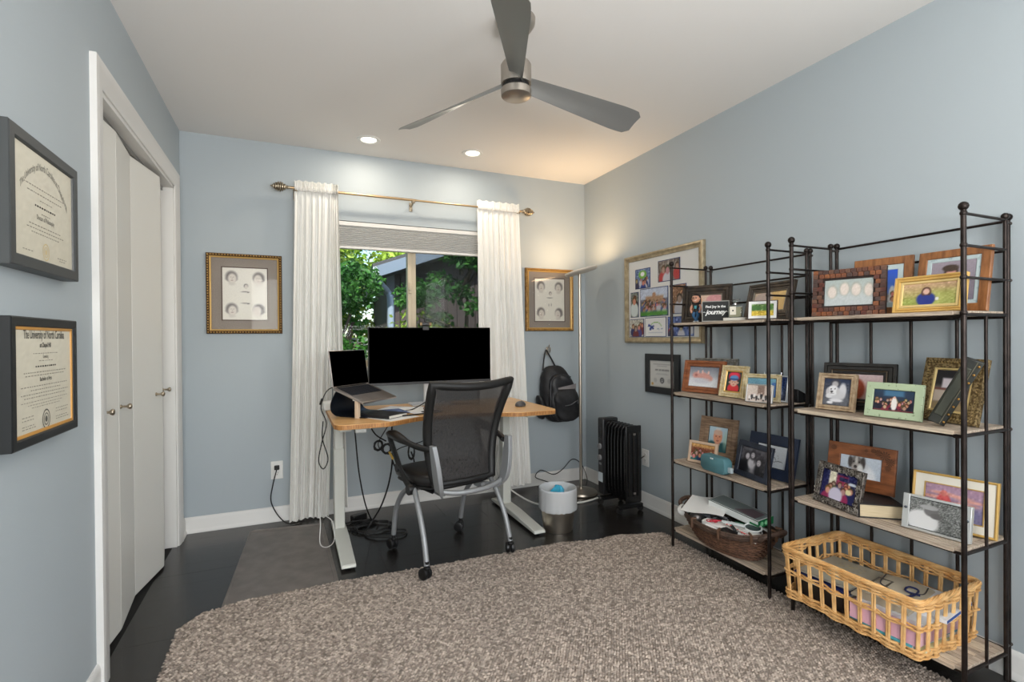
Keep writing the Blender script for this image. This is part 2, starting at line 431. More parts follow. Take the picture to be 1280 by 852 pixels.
# ------------------------------------------------------------------ recessed lights
def downlight(x, y, label, energy=2.6):
    t = thing('recessed_light', label, 'ceiling light', (x, y, H), group='recessed ceiling lights')
    obj('trim_ring', MB().lathe([(.046,-.001),(.052,-.006),(.070,-.005),(.074,0),(.046,0),(.046,-.001)], 28), white_m, t)
    obj('lens', MB().lathe([(.0001,-.001),(.046,-.001),(.046,.0005),(.0001,.0005)], 28), M('lamp_lens', (255,246,232), .4, emit=(255,244,226), estr=5.5), t)
    light('AREA', 'recessed_lamp', (x, y, H-.007), (0,0,0), energy, (1,.88,.72), shape='DISK', size=.088)
    return t
downlight(.471, 3.314, 'round white recessed ceiling light, left one of the two near the back wall')
downlight(1.158, 3.282, 'round white recessed ceiling light, right one of the two near the back wall')

# ------------------------------------------------------------------ ceiling fan
fan = thing('ceiling_fan', 'brushed silver three-blade ceiling fan hanging in the middle of the room', 'ceiling fan', (.835, 1.84, 2.13))
fmetal = M('fan_nickel', (176,168,158), .34, .9)
obj('hub_cap', MB().lathe([(.0001,0),(.054,0),(.060,.004),(.061,.03),(.056,.034),(.0001,.034)], 32), fmetal, fan)
obj('hub_gap', MB().lathe([(.0001,.034),(.052,.034),(.052,.050),(.0001,.050)], 24), black_m, fan)
obj('motor_housing', MB().lathe([(.0001,.05),(.060,.05),(.061,.055),(.061,.125),(.055,.135),(.02,.14),(.0001,.14)], 32), fmetal, fan)
obj('downrod', MB().tube([(0,0,.135),(0,0,.27)], .0125, 14), fmetal, fan)
obj('canopy', MB().lathe([(.0001,.262),(.03,.255),(.062,.268),(.076,.288),(.079,.31),(.0001,.31)], 32), fmetal, fan)
blade_m = M('fan_blade_paint', (148,149,147), .40, .5)
def blade():
    rg = []; N = 22
    for i in range(N+1):
        t = i/N; r = .035+.575*t
        w = .031+.034*min(1, t*1.2)
        if t > .93: w *= math.sqrt(max(.0, 1-((t-.93)/.07)**2))*.35+.65
        pit = -R(38-17*t**.75); ring = []
        for j in range(12):
            a = 2*pi*j/12; cx = cos(a)*w; th = sin(a)*.0035
            camb = .010*(1-(cx/w)**2)*(1-t*.4)
            yy = cx; zz = th+camb
            ring.append(Vector((r, yy*cos(pit)-zz*sin(pit)-.0*t, .060-.050*t+yy*sin(pit)+zz*cos(pit))))
        rg.append(ring)
    return MB().rings(rg, True, True)
bm_ = blade().mesh('blade', blade_m, 60)
for k in range(3): link('blade', bm_, fan, rot=(0,0,R(4+120*k)))

# ------------------------------------------------------------------ curtain rod and curtains
rz_ = 2.142; ry_ = D_-.085
rod = thing('curtain_rod', 'brushed gold curtain rod with ribbed beehive finials above the window', 'curtain rod', (.82, ry_, rz_))
rodm = M('rod_gold', (188,160,122), .35, .9)
obj('rod', MB().tube([(-.81,0,0),(0,0,0)], .0085, 12).tube([(-.02,0,0),(.82,0,0)], .0065, 12), rodm, rod)
fin = [(.0001,0),(.009,.0),(.009,.010),(.014,.014),(.009,.018),(.011,.024)]
for k in range(6):
    z0 = .026+k*.0125; rr = [.020,.028,.032,.031,.026,.018][k]; fin += [(rr*.75, z0), (rr, z0+.003), (rr, z0+.008), (rr*.75, z0+.011)]
fin += [(.008,.104),(.005,.112),(.0001,.116)]
for s in (-1, 1):
    obj('finial', MB().lathe(fin, 20, mat=Matrix.Translation((s*.81,0,0)) @ Matrix.Rotation(R(90*s),4,'Y')), M('finial_metal', (190,178,156), .36, .7, col2=(110,98,80), nscale=60), rod, smooth=45)
for x in (-.78, -.02, .79):
    obj('bracket', MB().tube([(x,.0,-.008),(x,.01,-.02),(x,.05,-.03),(x,.083,-.03)], .005, 8).box(x-.011,x+.011,.078,.085,-.06,.0).lathe([(.0001,-.014),(.013,-.014),(.013,.0),(.0001,0)], 12, (x,0,-.006)), M('finial_metal'), rod)
cur_m = M('curtain_linen', (244,243,239), .9, col2=(238,237,232), nscale=90, stretch=(1,1,.06), trans=.08, alpha=.965, bump=.12, bscale=220, bstretch=(1,1,.3))
def curtain(label, xt0, xt1, xb0, xb1, zb, folds, seed, group='sheer white curtains'):
    rg = random.Random(seed); nx, nz = 110, 44
    V = []; F = []; zt = rz_+.045
    ph = [rg.uniform(0, 6) for _ in range(6)]
    for j in range(nz+1):
        t = j/nz; z = zt+(zb-zt)*t
        x0 = xt0+(xb0-xt0)*t**1.2; x1 = xt1+(xb1-xt1)*t**1.2
        for i in range(nx+1):
            s = i/nx; ss = s+.012*sin(3*t+ph[0])*sin(pi*s)
            amp = .007+.008*min(1, t*2.2)
            yy = amp*(sin(2*pi*folds*ss+ph[1]+.7*t)+.45*sin(2*pi*folds*1.7*ss+ph[2]+1.1*t)+.3*sin(2*pi*folds*2.9*ss+ph[3]))
            if z > rz_-.02: yy = .45*yy+.006*sin(2*pi*folds*4.3*ss+ph[4])+(.012 if False else 0)
            zz = z+(.006*sin(2*pi*folds*3.1*ss+ph[5]) if j == 0 else 0)+(.006*sin(9*ss+ph[3]) if j == nz else 0)
            ycl = ry_+yy*.85+.004
            V.append((x0+(x1-x0)*s, ycl, zz))
    for j in range(nz):
        for i in range(nx): a = j*(nx+1)+i; F.append((a, a+1, a+nx+2, a+nx+1))
    b = Vector(((xb0+xb1)/2, ry_, zb)); mb = MB().add([Vector(v)-b for v in V], F)
    t = thing('curtain', label, 'curtain', b, group=group)
    c = obj('curtain_cloth', mb, cur_m, t, smooth=80)
    # gathered rod pocket with a ruffle heading
    hd = []
    for r in range(7):
        z = rz_+[-.016,-.010,0,.010,.016,.03,.048][r]; ring = []
        for i in range(nx+1):
            s = i/nx; bulge = [.009,.013,.015,.013,.008,.006,.007][r]
            ring.append(Vector((xt0+(xt1-xt0)*s, ry_-bulge-.004*sin(2*pi*s*folds*4.3+ph[4])-.002*sin(2*pi*s*folds*7.7), z+.004*sin(40*s+ph[1])*(r > 4)))-b)
        hd.append(ring)
    obj('heading', MB().rings(hd, False), cur_m, t, smooth=80)
    return t
curtain('sheer white curtain panel hanging left of the window, beside the desk', .035, .285, -.015, .222, .012, 7, 3)
curtain('sheer white curtain panel hanging right of the window, behind the office chair', 1.275, 1.612, 1.29, 1.70, .045, 8, 8)
curtain('narrow second sheer curtain fold low behind the left desk leg', .262, .30, .250, .345, .05, 3, 5)
# ------------------------------------------------------------------ rug (slab, then countless woven loops)
def rug_edge(x):
    xs = [-.42,-.36,-.2,.2,.74,1.39,1.60,1.73,1.80,1.9,2.0,2.05]; ys = [2.40,2.50,2.55,2.56,2.53,2.515,2.465,2.475,2.455,2.42,2.40,2.36]
    return float(np.interp(x, xs, ys))
rug = thing('area_rug', 'large chunky woven rug in mottled beige, taupe and brown wool', 'rug', (.8, 1.0, 0))
poly = [(-.43,-.25),(2.02,-.25),(2.02,2.36)]+[(x, rug_edge(x)) for x in np.linspace(2.0, -.36, 26)]+[(-.41,2.44),(-.425,2.36)]
rug_m = M('rug_wool_base', (150,136,124), .95, col2=(92,80,72), nscale=160, bump=.8, bscale=120)
obj('rug_base', MB().prism([(p[0]-.8, p[1]-1.0) for p in poly], .001, .008), rug_m, rug, bevel=.003, smooth=0)
def loops():
    rg = np.random.default_rng(3)
    dx, dy = .0125, .0088
    X, Y = np.meshgrid(np.arange(-.424, 2.016, dx), np.arange(.55, 2.57, dy))
    X = X+(np.arange(X.shape[0]) % 2)[:,None]*dx/2
    X = X.ravel(); Y = Y.ravel()
    X = X+rg.normal(0,.0012,X.size); Y = Y+rg.normal(0,.0010,X.size)
    xs = [-.424,-.36,-.2,.2,.74,1.39,1.60,1.73,1.80,1.9,2.0,2.05]; ys = [2.40,2.50,2.55,2.56,2.53,2.515,2.465,2.475,2.455,2.42,2.40,2.36]
    k = Y < np.interp(X, xs, ys)+.002*np.sin(X*90); X = X[k]; Y = Y[k]; n = X.size
    L = .0080*rg.uniform(.8,1.2,n); Wd = .0048*rg.uniform(.85,1.15,n); Hh = .0062*rg.uniform(.8,1.3,n); a = rg.normal(.35,.25,n)*np.where(rg.random(n)>.5,1,-1)
    base = np.array([(-1,0,.1),(0,-1,.2),(1,0,.1),(0,1,.2),(-.45,0,1),(.45,0,1)])
    bx = base[None,:,0]*L[:,None]; by = base[None,:,1]*Wd[:,None]; bz = base[None,:,2]*Hh[:,None]
    V = np.stack([X[:,None]+bx*np.cos(a)[:,None]-by*np.sin(a)[:,None]-.8, Y[:,None]+bx*np.sin(a)[:,None]+by*np.cos(a)[:,None]-1.0, .0065+bz], 2).reshape(-1,3)
    f = np.array([(0,1,4),(1,5,4),(1,2,5),(2,3,5),(3,4,5),(3,0,4)])
    F = (f[None]+(np.arange(n)*6)[:,None,None]).reshape(-1,3)
    me = bpy.data.meshes.new('pile'); me.vertices.add(len(V)); me.vertices.foreach_set('co', V.ravel().astype(np.float32))
    me.loops.add(F.size); me.loops.foreach_set('vertex_index', F.ravel().astype(np.int32)); me.polygons.add(len(F))
    me.polygons.foreach_set('loop_start', np.arange(0, F.size, 3, dtype=np.int32)); me.update(calc_edges=True)
    me.materials.append(M('rug_wool', (184,171,159), .95, col2=(128,116,107), nscale=60, island=.46, mix=(.3,.7))); me.shade_smooth()
    return me
pile = link('pile', loops(), rug); pile['kind'] = 'stuff'

mat_ = thing('desk_mat', 'thin grey-brown floor mat on the dark floor under the desk, left side', 'mat', (-.04, 3.0, 0))
obj('mat_sheet', MB().prism([(-.255,-.62),(.25,-.62),(.225,.42),(-.165,.48),(-.195,.46)], 0, .007), M('mat_vinyl', (112,105,100), .40, bump=.15, bscale=200, col2=(96,89,84), nscale=12), mat_, bevel=.003)
obj('mat_border', MB().tube([(-.24,-.60,.007),(-.19,.44,.007),(.205,.40,.007),(.232,-.60,.007)], .003, 6, closed=True), M('mat_vinyl'), mat_)

# ------------------------------------------------------------------ standing desk
bamboo = M('bamboo', (226,182,126), .40, col2=(208,158,100), nscale=5, stretch=(1.2,34,8), coat=.15, detail=5)
bamboo_e = M('bamboo_edge', (186,132,74), .5, col2=(140,92,46), nscale=40, stretch=(5,1,.4))
desk = thing('standing_desk', 'bamboo-topped standing desk with pale grey steel legs under the window', 'desk', (.837, 3.03, 0))
def sm(t): t = max(0, min(1, t)); return t*t*(3-2*t)
pts = []
for i in range(61):
    x = .20+1.275*i/60
    d = .115*sm((x-.44)/.26)*sm((1.245-x)/.26); e = 0
    r = .045
    if x < .20+r: e = r-math.sqrt(max(0, r*r-(.20+r-x)**2))
    if x > 1.475-r: e = r-math.sqrt(max(0, r*r-(x-1.475+r)**2))
    pts.append((x, 2.665+d+e))
pts += [(1.475, 3.37), (.20, 3.37)]
pts = [(x-.837, y-3.03) for x, y in pts]
dt = obj('desktop', MB().prism(pts, .714, .740), bamboo, desk, bevel=.003, smooth=50)
e_ = MB(); inner = [Vector((x, y, 0)) for x, y in pts]
e_.rings([[Vector((p.x*1.0008, p.y*1.001, z)) for p in inner] for z in (.7165, .7375)], True)
obj('edge_banding', e_, bamboo_e, desk, smooth=50)
for x in (.262, 1.345):
    lg = obj('leg', MB().box(-.029,.029,-.035,.035,.03,.52).box(-.024,.024,-.030,.030,.50,.70), deskleg_m, desk, bevel=.004, loc=(x-.837, 3.20-3.03, 0))
    s = 1 if x > .8 else -1
    prof = [(-.355,.022),(-.345,.030),(0,.048),(.20,.048),(.34,.030),(.35,.022),(.35,.012),(-.355,.012)]
    ft = MB(); hw = .039
    ft.rings([[Vector((sx*hw*(1 if abs(a) < .3 else .93), a, z)) for a, z in prof] for sx in (-1, 1)], True, True)
    obj('foot', ft, deskleg_m, desk, bevel=.004, loc=(x-.837+.0, 3.025-3.03, 0))
    for yy in (-.31, .31):
        obj('leveling_pad', MB().lathe([(.0001,0),(.017,0),(.017,.012),(.0001,.012)], 16), M('pad_blue_black', (22,34,44), .6), desk, loc=(x-.837, 3.025-3.03+yy, 0))
    obj('side_bracket', MB().box(-.03,.03,-.26,.20,.688,.714), deskleg_m, desk, bevel=.002, loc=(x-.837, 3.03-3.03, 0))
obj('crossbar', MB().box(.262-.837,1.345-.837,.16,.20,.645,.69), M('crossbar_grey', (120,122,120), .45, .3), desk, bevel=.002)
obj('control_panel', MB().box(.40-.837-.10,.40-.837-.045,-.36,-.33,.693,.714), M('panel_grey', (150,150,146), .4), desk, bevel=.003)

# ------------------------------------------------------------------ monitor, webcam
mon = thing('monitor', 'large ultrawide black monitor standing on the desk before the window', 'monitor', (.843, 3.225, .74))
obj('screen_panel', MB().box(-.398,.398,-.027,-.024,.158,.500), screen_m, mon)
obj('bezel', MB().box(-.402,.402,-.025,.012,.142,.504), black_m, mon, bevel=.004)
obj('chin', MB().box(-.402,.402,-.0285,-.02,.142,.158), M('bezel_grey', (52,52,54), .35), mon, bevel=.001)
v, f = text_mesh('DELL', .012, .0004)
obj('logo', MB().add(v, f).xf(Matrix.Translation((0,-.0288,.1455)) @ Matrix.Rotation(R(90),4,'X')), M('logo_silver', (190,190,190), .4), mon, smooth=0)
silver_m = M('stand_silver', (208,208,206), .4, .2)
obj('neck', MB().box(-.045,.045,.030,.050,.008,.42), silver_m, mon, bevel=.006)
obj('vesa_mount', MB().box(-.06,.06,.010,.032,.26,.40), silver_m, mon, bevel=.003)
obj('stand_base', MB().prism([(-.13,-.02),(.13,-.02),(.13,.13),(-.13,.13)], 0, .010), silver_m, mon, bevel=.004)
wc = thing('webcam', 'small black webcam clipped on the top edge of the monitor', 'webcam', (.80, 3.20, 1.245))
obj('clip', MB().box(-.022,.022,-.004,.045,0,.006).box(-.02,.02,-.006,-.001,-.018,.006).box(-.02,.02,.036,.041,-.06,.004), black_m, wc, bevel=.001)
obj('camera_body', MB().bx((0,.01,.021), (.082,.024,.028)), black_m, wc, bevel=.008, seg=3)
obj('lens', MB().lathe([(.0001,0),(.0085,0),(.0085,.004),(.0001,.005)], 18, (0,-.0025,.021), mat=Matrix.Rotation(R(90),4,'X')), M('lens_glass', (30,30,36), .08), wc)
obj('side_light', MB().box(-.037,-.024,-.0032,-.001,.012,.030).box(.024,.037,-.0032,-.001,.012,.030), M('bronze_trim', (120,98,66), .4, .6), wc)
obj('privacy_shutter', MB().bx((0,.012,.045), (.014,.016,.022)), black_m, wc, bevel=.004)

# ------------------------------------------------------------------ laptop and stand
lap = thing('laptop', 'open silver laptop with black screen raised on the stand at the desk left', 'laptop', (.216, 2.958, .903), R(44.3))
alum = M('laptop_aluminium', (176,168,162), .34, .85)
tb = Matrix.Rotation(R(19.6), 4, 'X')      # deck slopes towards the user (-y)
obj('deck', MB().box(0,.31,-.215,0,-.012,0).xf(tb), alum, lap, bevel=.003)
obj('keyboard_well', MB().box(.022,.288,-.118,-.012,0,.0006).xf(tb), M('well_black', (28,28,30), .5), lap)
kb = M('key_black', (34,36,42), .4)
km = MB().box(-.0078,.0078,-.0070,.0070,0,.0016).mesh('key', kb)
for r in range(6):
    for c_ in range(14):
        if r == 5 and 3 < c_ < 8: continue
        o = link('key', km, lap); o.matrix_local = tb @ Matrix.Translation((.0335+c_*.0187, -.0212-r*.0173, .0007))
o = link('space_bar', MB().box(-.039,.039,-.0070,.0070,0,.0016).mesh('space_bar', kb), lap); o.matrix_local = tb @ Matrix.Translation((.0335+5.5*.0187, -.0212-5*.0173, .0007))
obj('trackpad', MB().box(.095,.215,-.205,-.128,0,.0005).xf(tb), M('trackpad_grey', (160,152,148), .3, .6), lap)
tsx = Matrix.Rotation(R(-8.3), 4, 'X')
obj('lid', MB().box(0,.31,0,.006,0,.208).xf(tsx), alum, lap, bevel=.003)
obj('screen_panel', MB().box(.004,.306,-.0008,0,.006,.204).xf(tsx), screen_m, lap)
obj('hinge_bar', MB().tube([(.03,0,-.001),(.28,0,-.001)], .0055, 10), black_m, lap)
navy_steel = M('navy_black_steel', (24,30,38), .4, .3)
ls = thing('laptop_stand', 'dark curved metal laptop stand with a pale upright at its front corner', 'laptop stand', (.216, 2.958, .74), R(44.3))
# curved riser plate: base plate forward, rises at the back-left, top shelf under the laptop
pr = spline([(-.20,.003),(-.08,.003),(.0,.006),(.035,.03),(.038,.07),(.02,.11),(-.0,.140)], 6)
def sheet(pp, x0, x1, th=.003):
    mb = MB(); rg = []
    for k, p in enumerate(pp):
        a = pp[max(k-1, 0)]; b = pp[min(k+1, len(pp)-1)]; d = Vector((b[0]-a[0], b[1]-a[1])).normalized(); nx_, nz_ = -d.y, d.x
        rg.append([Vector((x0, p[0], p[1])), Vector((x1, p[0], p[1])), Vector((x1, p[0]+nx_*th, p[1]+nz_*th)), Vector((x0, p[0]+nx_*th, p[1]+nz_*th))])
    return mb.rings(rg, True, True)
obj('riser_plate', sheet([(p[0], p[1]) for p in pr], .02, .29), navy_steel, ls, smooth=60)
obj('top_rest', MB().box(.03,.28,-.19,0,-.018,-.0145).xf(Matrix.Translation((0,0,.163)) @ tb), navy_steel, ls, bevel=.002)
obj('upright_post', MB().box(.008,.030,-.160,-.138,0,.098), M('post_wood', (212,190,164), .5), ls, bevel=.002)
obj('post_cap', MB().box(.002,.040,-.168,-.130,.096,.104), M('cap_white', (222,220,214), .4), ls, bevel=.002)

wb_ = thing('power_adapter', 'small white adapter box on the rear left corner of the desk', 'adapter', (.232, 3.30, .74))
obj('adapter_case', MB().bx((-.0,0,.026), (.10,.11,.052)), white_m, wb_, bevel=.012, seg=4)

# papers, notebooks and bits on the desk
def paper(name, label, loc, rz, w, h, col, cat='paper', group='papers on the desk', t=.0012, mt=None):
    return tag(obj(name, MB().box(-w/2,w/2,-h/2,h/2,0,t), mt or M('paper_%d_%d_%d' % col, col, .8), loc=loc, rot=(0,0,rz)), label, cat, group)
paper('paper_sheet', 'white sheet of paper under the black notebook on the desk', (.50,2.84,.7405), .5, .20,.27, (232,232,230))
paper('paper_sheet', 'white sheet on the desk, topmost of the papers under the monitor', (.625,3.08,.7445), .9, .21,.28, (236,236,234))
paper('paper_sheet', 'white sheet on the desk, lower one of the papers under the monitor', (.70,3.02,.742), .35, .20,.27, (226,228,230))
paper('paper_sheet', 'blue and white printed leaflet on the desk in front of the laptop', (.56,3.0,.7465), .15, .12,.20, (92,110,150))
nb = thing('notebook', 'closed black notebook lying on the desk in front of the laptop', 'notebook', (.475, 2.862, .7425), R(38))
obj('cover', MB().box(-.075,.075,-.105,.105,0,.002).box(-.075,.075,-.105,.105,.016,.018).box(-.077,-.073,-.105,.105,0,.018), M('notebook_black', (22,26,32), .45), nb, bevel=.001)
obj('pages', MB().box(-.074,.072,-.102,.102,.002,.016), M('page_white', (224,220,210), .8), nb)
tag(obj('pen', MB().tube([(.0,.0,.004),(.13,.03,.004)], .004, 8), black_m, loc=(.565,2.80,.7425)), 'black pen lying on the white paper at the desk front', 'pen')
ph = thing('small_tablet', 'thin black card-like gadget on the desk beside the chair back', 'gadget', (.757, 2.905, .740), R(25))
obj('body', MB().box(-.05,.05,-.035,.035,0,.008), M('gadget_grey', (60,62,64), .5), ph, bevel=.002)
obj('grille', MB().box(-.042,.042,-.028,.028,.008,.009), M('gadget_dark', (30,30,32), .5), ph)
ms = thing('mouse', 'dark grey computer mouse on the right end of the desk', 'mouse', (1.335, 2.915, .740), R(-40))
obj('body', MB().ball((0,0,.0), .032, 16, 1.0, 1.55, .0).lathe([(.030,0),(.033,.006),(.031,.016),(.022,.026),(.010,.031),(.0001,.032)], 24, sx=1, sy=1.6), M('mouse_grey', (84,82,84), .35, .3), ms, smooth=60)
obj('scroll_wheel', MB().lathe([(.0001,-.003),(.007,-.003),(.007,.003),(.0001,.003)], 12, (0,.03,.024), mat=Matrix.Rotation(R(90),4,'Y')), black_m, ms)
# tangle of wires with a small earbud case
cable('desk_wire', [(.60,2.98,.746),(.68,3.02,.752),(.80,3.10,.80),(.92,3.17,.90)], .0035, blackcab_m, 'black cable curving over the desk papers up to the monitor')
cable('desk_wire', [(.74,3.0,.745),(.77,2.96,.762),(.80,3.0,.77),(.76,3.04,.76),(.73,2.98,.75),(.80,2.95,.748),(.84,3.02,.765)], .002, M('wire_brown', (120,66,40), .5), 'small tangle of reddish brown wire on the desk behind the chair back')
cable('desk_wire', [(.72,3.06,.745),(.76,3.10,.77),(.79,3.05,.775),(.77,3.0,.75),(.83,3.04,.75),(.86,3.08,.77)], .0018, whitecab_m, 'small tangle of white wire on the desk behind the chair back')
cable('monitor_cable', [(.88,3.20,.90),(.90,3.14,.86),(.95,3.08,.80),(1.0,3.15,.745)], .0025, blackcab_m, 'thin black cable hanging from the middle of the monitor underside')
cable('monitor_cable', [(.92,3.20,.90),(.95,3.13,.85),(1.0,3.06,.80),(1.06,3.12,.745)], .0022, blackcab_m, 'second thin black cable under the monitor, just right of the other')
cable('laptop_cable', [(.232,2.985,.905),(.20,2.965,.90),(.17,2.94,.87),(.15,2.92,.80),(.175,2.89,.72),(.15,2.88,.62),(.135,2.90,.52),(.16,2.92,.47),(.185,2.95,.52),(.16,3.0,.62),(.17,3.10,.70)], .003, blackcab_m, 'black cable looping down off the desk left side from the laptop')
tag(obj('cable_splitter', MB().bx((0,0,0), (.012,.012,.035)), black_m, loc=(.152,2.922,.835), rot=(.3,.3,0), bevel=.002), 'small black cable plug hanging at the left side of the laptop', 'plug')

# cables under the desk
cable('power_cable', [(.33,3.0,.70),(.34,3.02,.60),(.36,3.05,.40),(.40,3.12,.20),(.45,3.2,.06),(.50,3.28,.012),(.42,3.34,.01),(.33,3.28,.01)], .0045, blackcab_m, 'black cable dropping from under the desk left side to the floor, leftmost', group='black cables under the desk')
cable('power_cable', [(.56,3.05,.712),(.55,3.05,.60),(.555,3.06,.45),(.54,3.10,.30),(.50,3.15,.15),(.44,3.18,.04),(.40,3.10,.012),(.47,3.02,.012),(.60,3.0,.010),(.63,3.08,.010),(.50,3.12,.012)], .005, blackcab_m, 'thick black cable falling from the desk middle into the coil on the floor', group='black cables under the desk')
cable('power_cable', [(.55,2.98,.712),(.50,2.98,.64),(.46,2.98,.56),(.52,2.99,.50),(.60,3.0,.53),(.75,3.02,.56),(.90,3.05,.66),(.96,3.1,.71)], .003, blackcab_m, 'thin black cable sagging sideways under the desk towards the chair', group='black cables under the desk')
cable('power_cable', [(.40,2.93,.70),(.44,2.94,.63),(.50,2.95,.585)], .004, blackcab_m, 'short black cable from the desk control to the coiled bundle', group='black cables under the desk')
def coil(c, r, n, z, sx=1, sy=1, seed=0, tilt=0):
    rg = random.Random(seed); out = []
    for k in range(n*10):
        a = 2*pi*k/10; rr = r*(1+.15*sin(k*1.7+seed)); p = Vector((cos(a)*rr*sx, sin(a)*rr*sy, rg.uniform(0, .008)))
        if tilt: p = Euler((R(90), 0, tilt)).to_matrix() @ p
        out.append(Vector(c)+p+Vector((0,0,z)))
    return out
cable('coiled_cable', coil((.455,2.95,0), .026, 4, .565, seed=1, tilt=.4), .004, blackcab_m, 'tight black cable coil hanging under the desk, upper left one', n=3)
cable('coiled_cable', coil((.505,2.96,0), .026, 4, .540, seed=2, tilt=.2), .004, blackcab_m, 'tight black cable coil hanging under the desk, lower right one', n=3)
cable('coiled_cable', coil((.655,3.0,0), .026, 4, .50, .7, 1.7, seed=5, tilt=.1), .003, blackcab_m, 'loose black cable loops hanging beside the chair armrest', n=3)
tag(obj('yellow_tag', MB().bx((0,0,0), (.012,.005,.05)), M('tag_yellow', (196,158,60), .5), loc=(.528,2.95,.50), rot=(0,-.45,0)), 'small yellow tag on the cable bundle under the desk', 'tag')
cable('power_cable', [(.535,2.95,.47),(.56,2.96,.42),(.62,2.97,.40),(.67,2.99,.43),(.655,3.0,.50)], .0045, blackcab_m, 'black cable sagging from the yellow tag to the loose loops', group='black cables under the desk')
cable('floor_cable', coil((.46,3.21,0), .085, 3, .008, 1.3, 1.0, seed=9), .0042, blackcab_m, 'messy coil of black cable on the floor under the desk', n=3)
cable('floor_cable', coil((.38,3.30,0), .06, 3, .008, 1.8, .9, seed=12), .004, blackcab_m, 'small black cable coil on the floor against the left desk leg', n=3)
ad = tag(obj('charger_brick', MB().bx((0,0,.016), (.10,.045,.032)), black_m, loc=(.40,3.42,0), rot=(0,0,.4), bevel=.005), 'black charger brick on the floor behind the left desk leg', 'charger')
cable('white_wire', [(.15,3.02,.49),(.14,3.06,.30),(.15,3.10,.12),(.145,3.05,.02),(.18,3.0,.012),(.22,3.04,.03),(.215,3.08,.12),(.17,3.10,.16)], .0028, whitecab_m, 'thin white wire looping to the floor left of the desk leg')
cable('extension_cord', [(1.36,3.37,.40),(1.38,3.44,.20),(1.44,3.40,.09),(1.52,3.20,.03),(1.62,3.10,.012),(1.76,3.08,.012),(1.86,3.06,.012),(1.95,3.07,.012),(2.05,3.10,.012)], .006, whitecab_m, 'white extension cord running behind the bin to the radiator heater')
cable('lamp_cord', [(1.97,3.32,.012),(1.90,3.42,.03),(1.80,3.50,.06),(1.74,3.53,.09),(1.80,3.55,.13),(1.90,3.53,.09),(1.98,3.53,.12),(2.08,3.54,.19),(2.14,3.50,.15),(2.16,3.45,.05),(2.12,3.40,.012)], .0035, blackcab_m, 'black cord looping up behind the floor lamp in the corner')
pg = thing('power_plug', 'black plug in the lower socket of the left wall outlet', 'plug', (-.085, D_-.0095, .35))
obj('plug_body', MB().bx((0,-.014,0), (.030,.028,.026)), black_m, pg, bevel=.004)
cable('outlet_cord', [(-.085,D_-.04,.345),(-.11,D_-.05,.24),(-.12,D_-.06,.15),(-.08,D_-.08,.06),(-.02,D_-.12,.012),(.06,D_-.10,.01)], .004, blackcab_m, 'black cord hanging from the left wall outlet to the floor')
cable('heater_cord', [(2.235,2.83,.35),(2.20,2.83,.33),(2.17,2.86,.27),(2.15,2.90,.25)], .004, blackcab_m, 'short black cord between the right wall outlet and the heater')

# ------------------------------------------------------------------ office chair
ch = thing('office_chair', 'black mesh-back office chair with grey frame and casters at the desk', 'chair', (.78, 2.66, .0), R(12.5))
grey_m = M('chair_grey', (148,150,152), .42, .35)
mesh_m = M('chair_mesh', (52,49,48), .75, alpha=.88, col2=(34,32,32), nscale=260, stretch=(1,1,.25))
leath = M('chair_leather', (26,25,26), .34, bump=.2, bscale=90)
# seat cushion
def cushion(hx, hy, z0, z1, p=4, n=40):
    rg = []
    for k, (s, z) in enumerate([(.93,z0),(.985,z0+(z1-z0)*.2),(1,z0+(z1-z0)*.5),(.975,z0+(z1-z0)*.82),(.90,z1-.004),(.75,z1),(.4,z1-.006),(.01,z1-.009)]):
        ring = []
        for i in range(n):
            a = 2*pi*i/n; c_, s_ = cos(a), sin(a)
            rr = (abs(c_)**p+abs(s_)**p)**(-1/p); x = c_*rr*hx*s; yv = s_*rr*hy*s
            ring.append(Vector((x, yv, z-.030*max(0, yv/hy)**3)))
        rg.append(ring)
    return MB().rings(rg, True, True)
obj('seat', cushion(.232,.225,.425,.485).xf(Matrix.Translation((0,.045,0))), leath, ch, smooth=60)
obj('seat_shell', cushion(.222,.215,.405,.432).xf(Matrix.Translation((0,.045,0))), black_m, ch, smooth=60)
def back_pt(s, t):      # s -1..1 across, t 0..1 up: the backrest surface
    z = .445+.49*t; hw = .168+.060*t**.9
    y = -.205-.02*t-.075*t*t+.045*sin(pi*min(1, t*1.05))
    y -= .035*(1-s*s)*(.6+.4*t) - .03
    return Vector((s*hw, y, z+(.018*(s*s) if t > .5 else 0)*(t-.5)*2))
nb_ = 18
mb = MB(); mb.rings([[back_pt(-1+2*i/nb_, j/20) for i in range(nb_+1)] for j in range(21)], False)
obj('mesh_panel', mb, mesh_m, ch, smooth=80)
loop = [back_pt(-1, j/14) for j in range(15)]+[back_pt(-1+2*i/12, 1) for i in range(1, 13)]+[back_pt(1, 1-j/14) for j in range(1, 15)]+[back_pt(1-2*i/12, 0) for i in range(1, 12)]
rs = [.023 if j < 15 else (.021 if j < 27 else (.023 if j < 41 else .014)) for j in range(len(loop))]
obj('back_frame', MB().tube(loop, rs, 10, closed=True), M('chair_black_frame', (20,20,20), .55), ch, smooth=60)
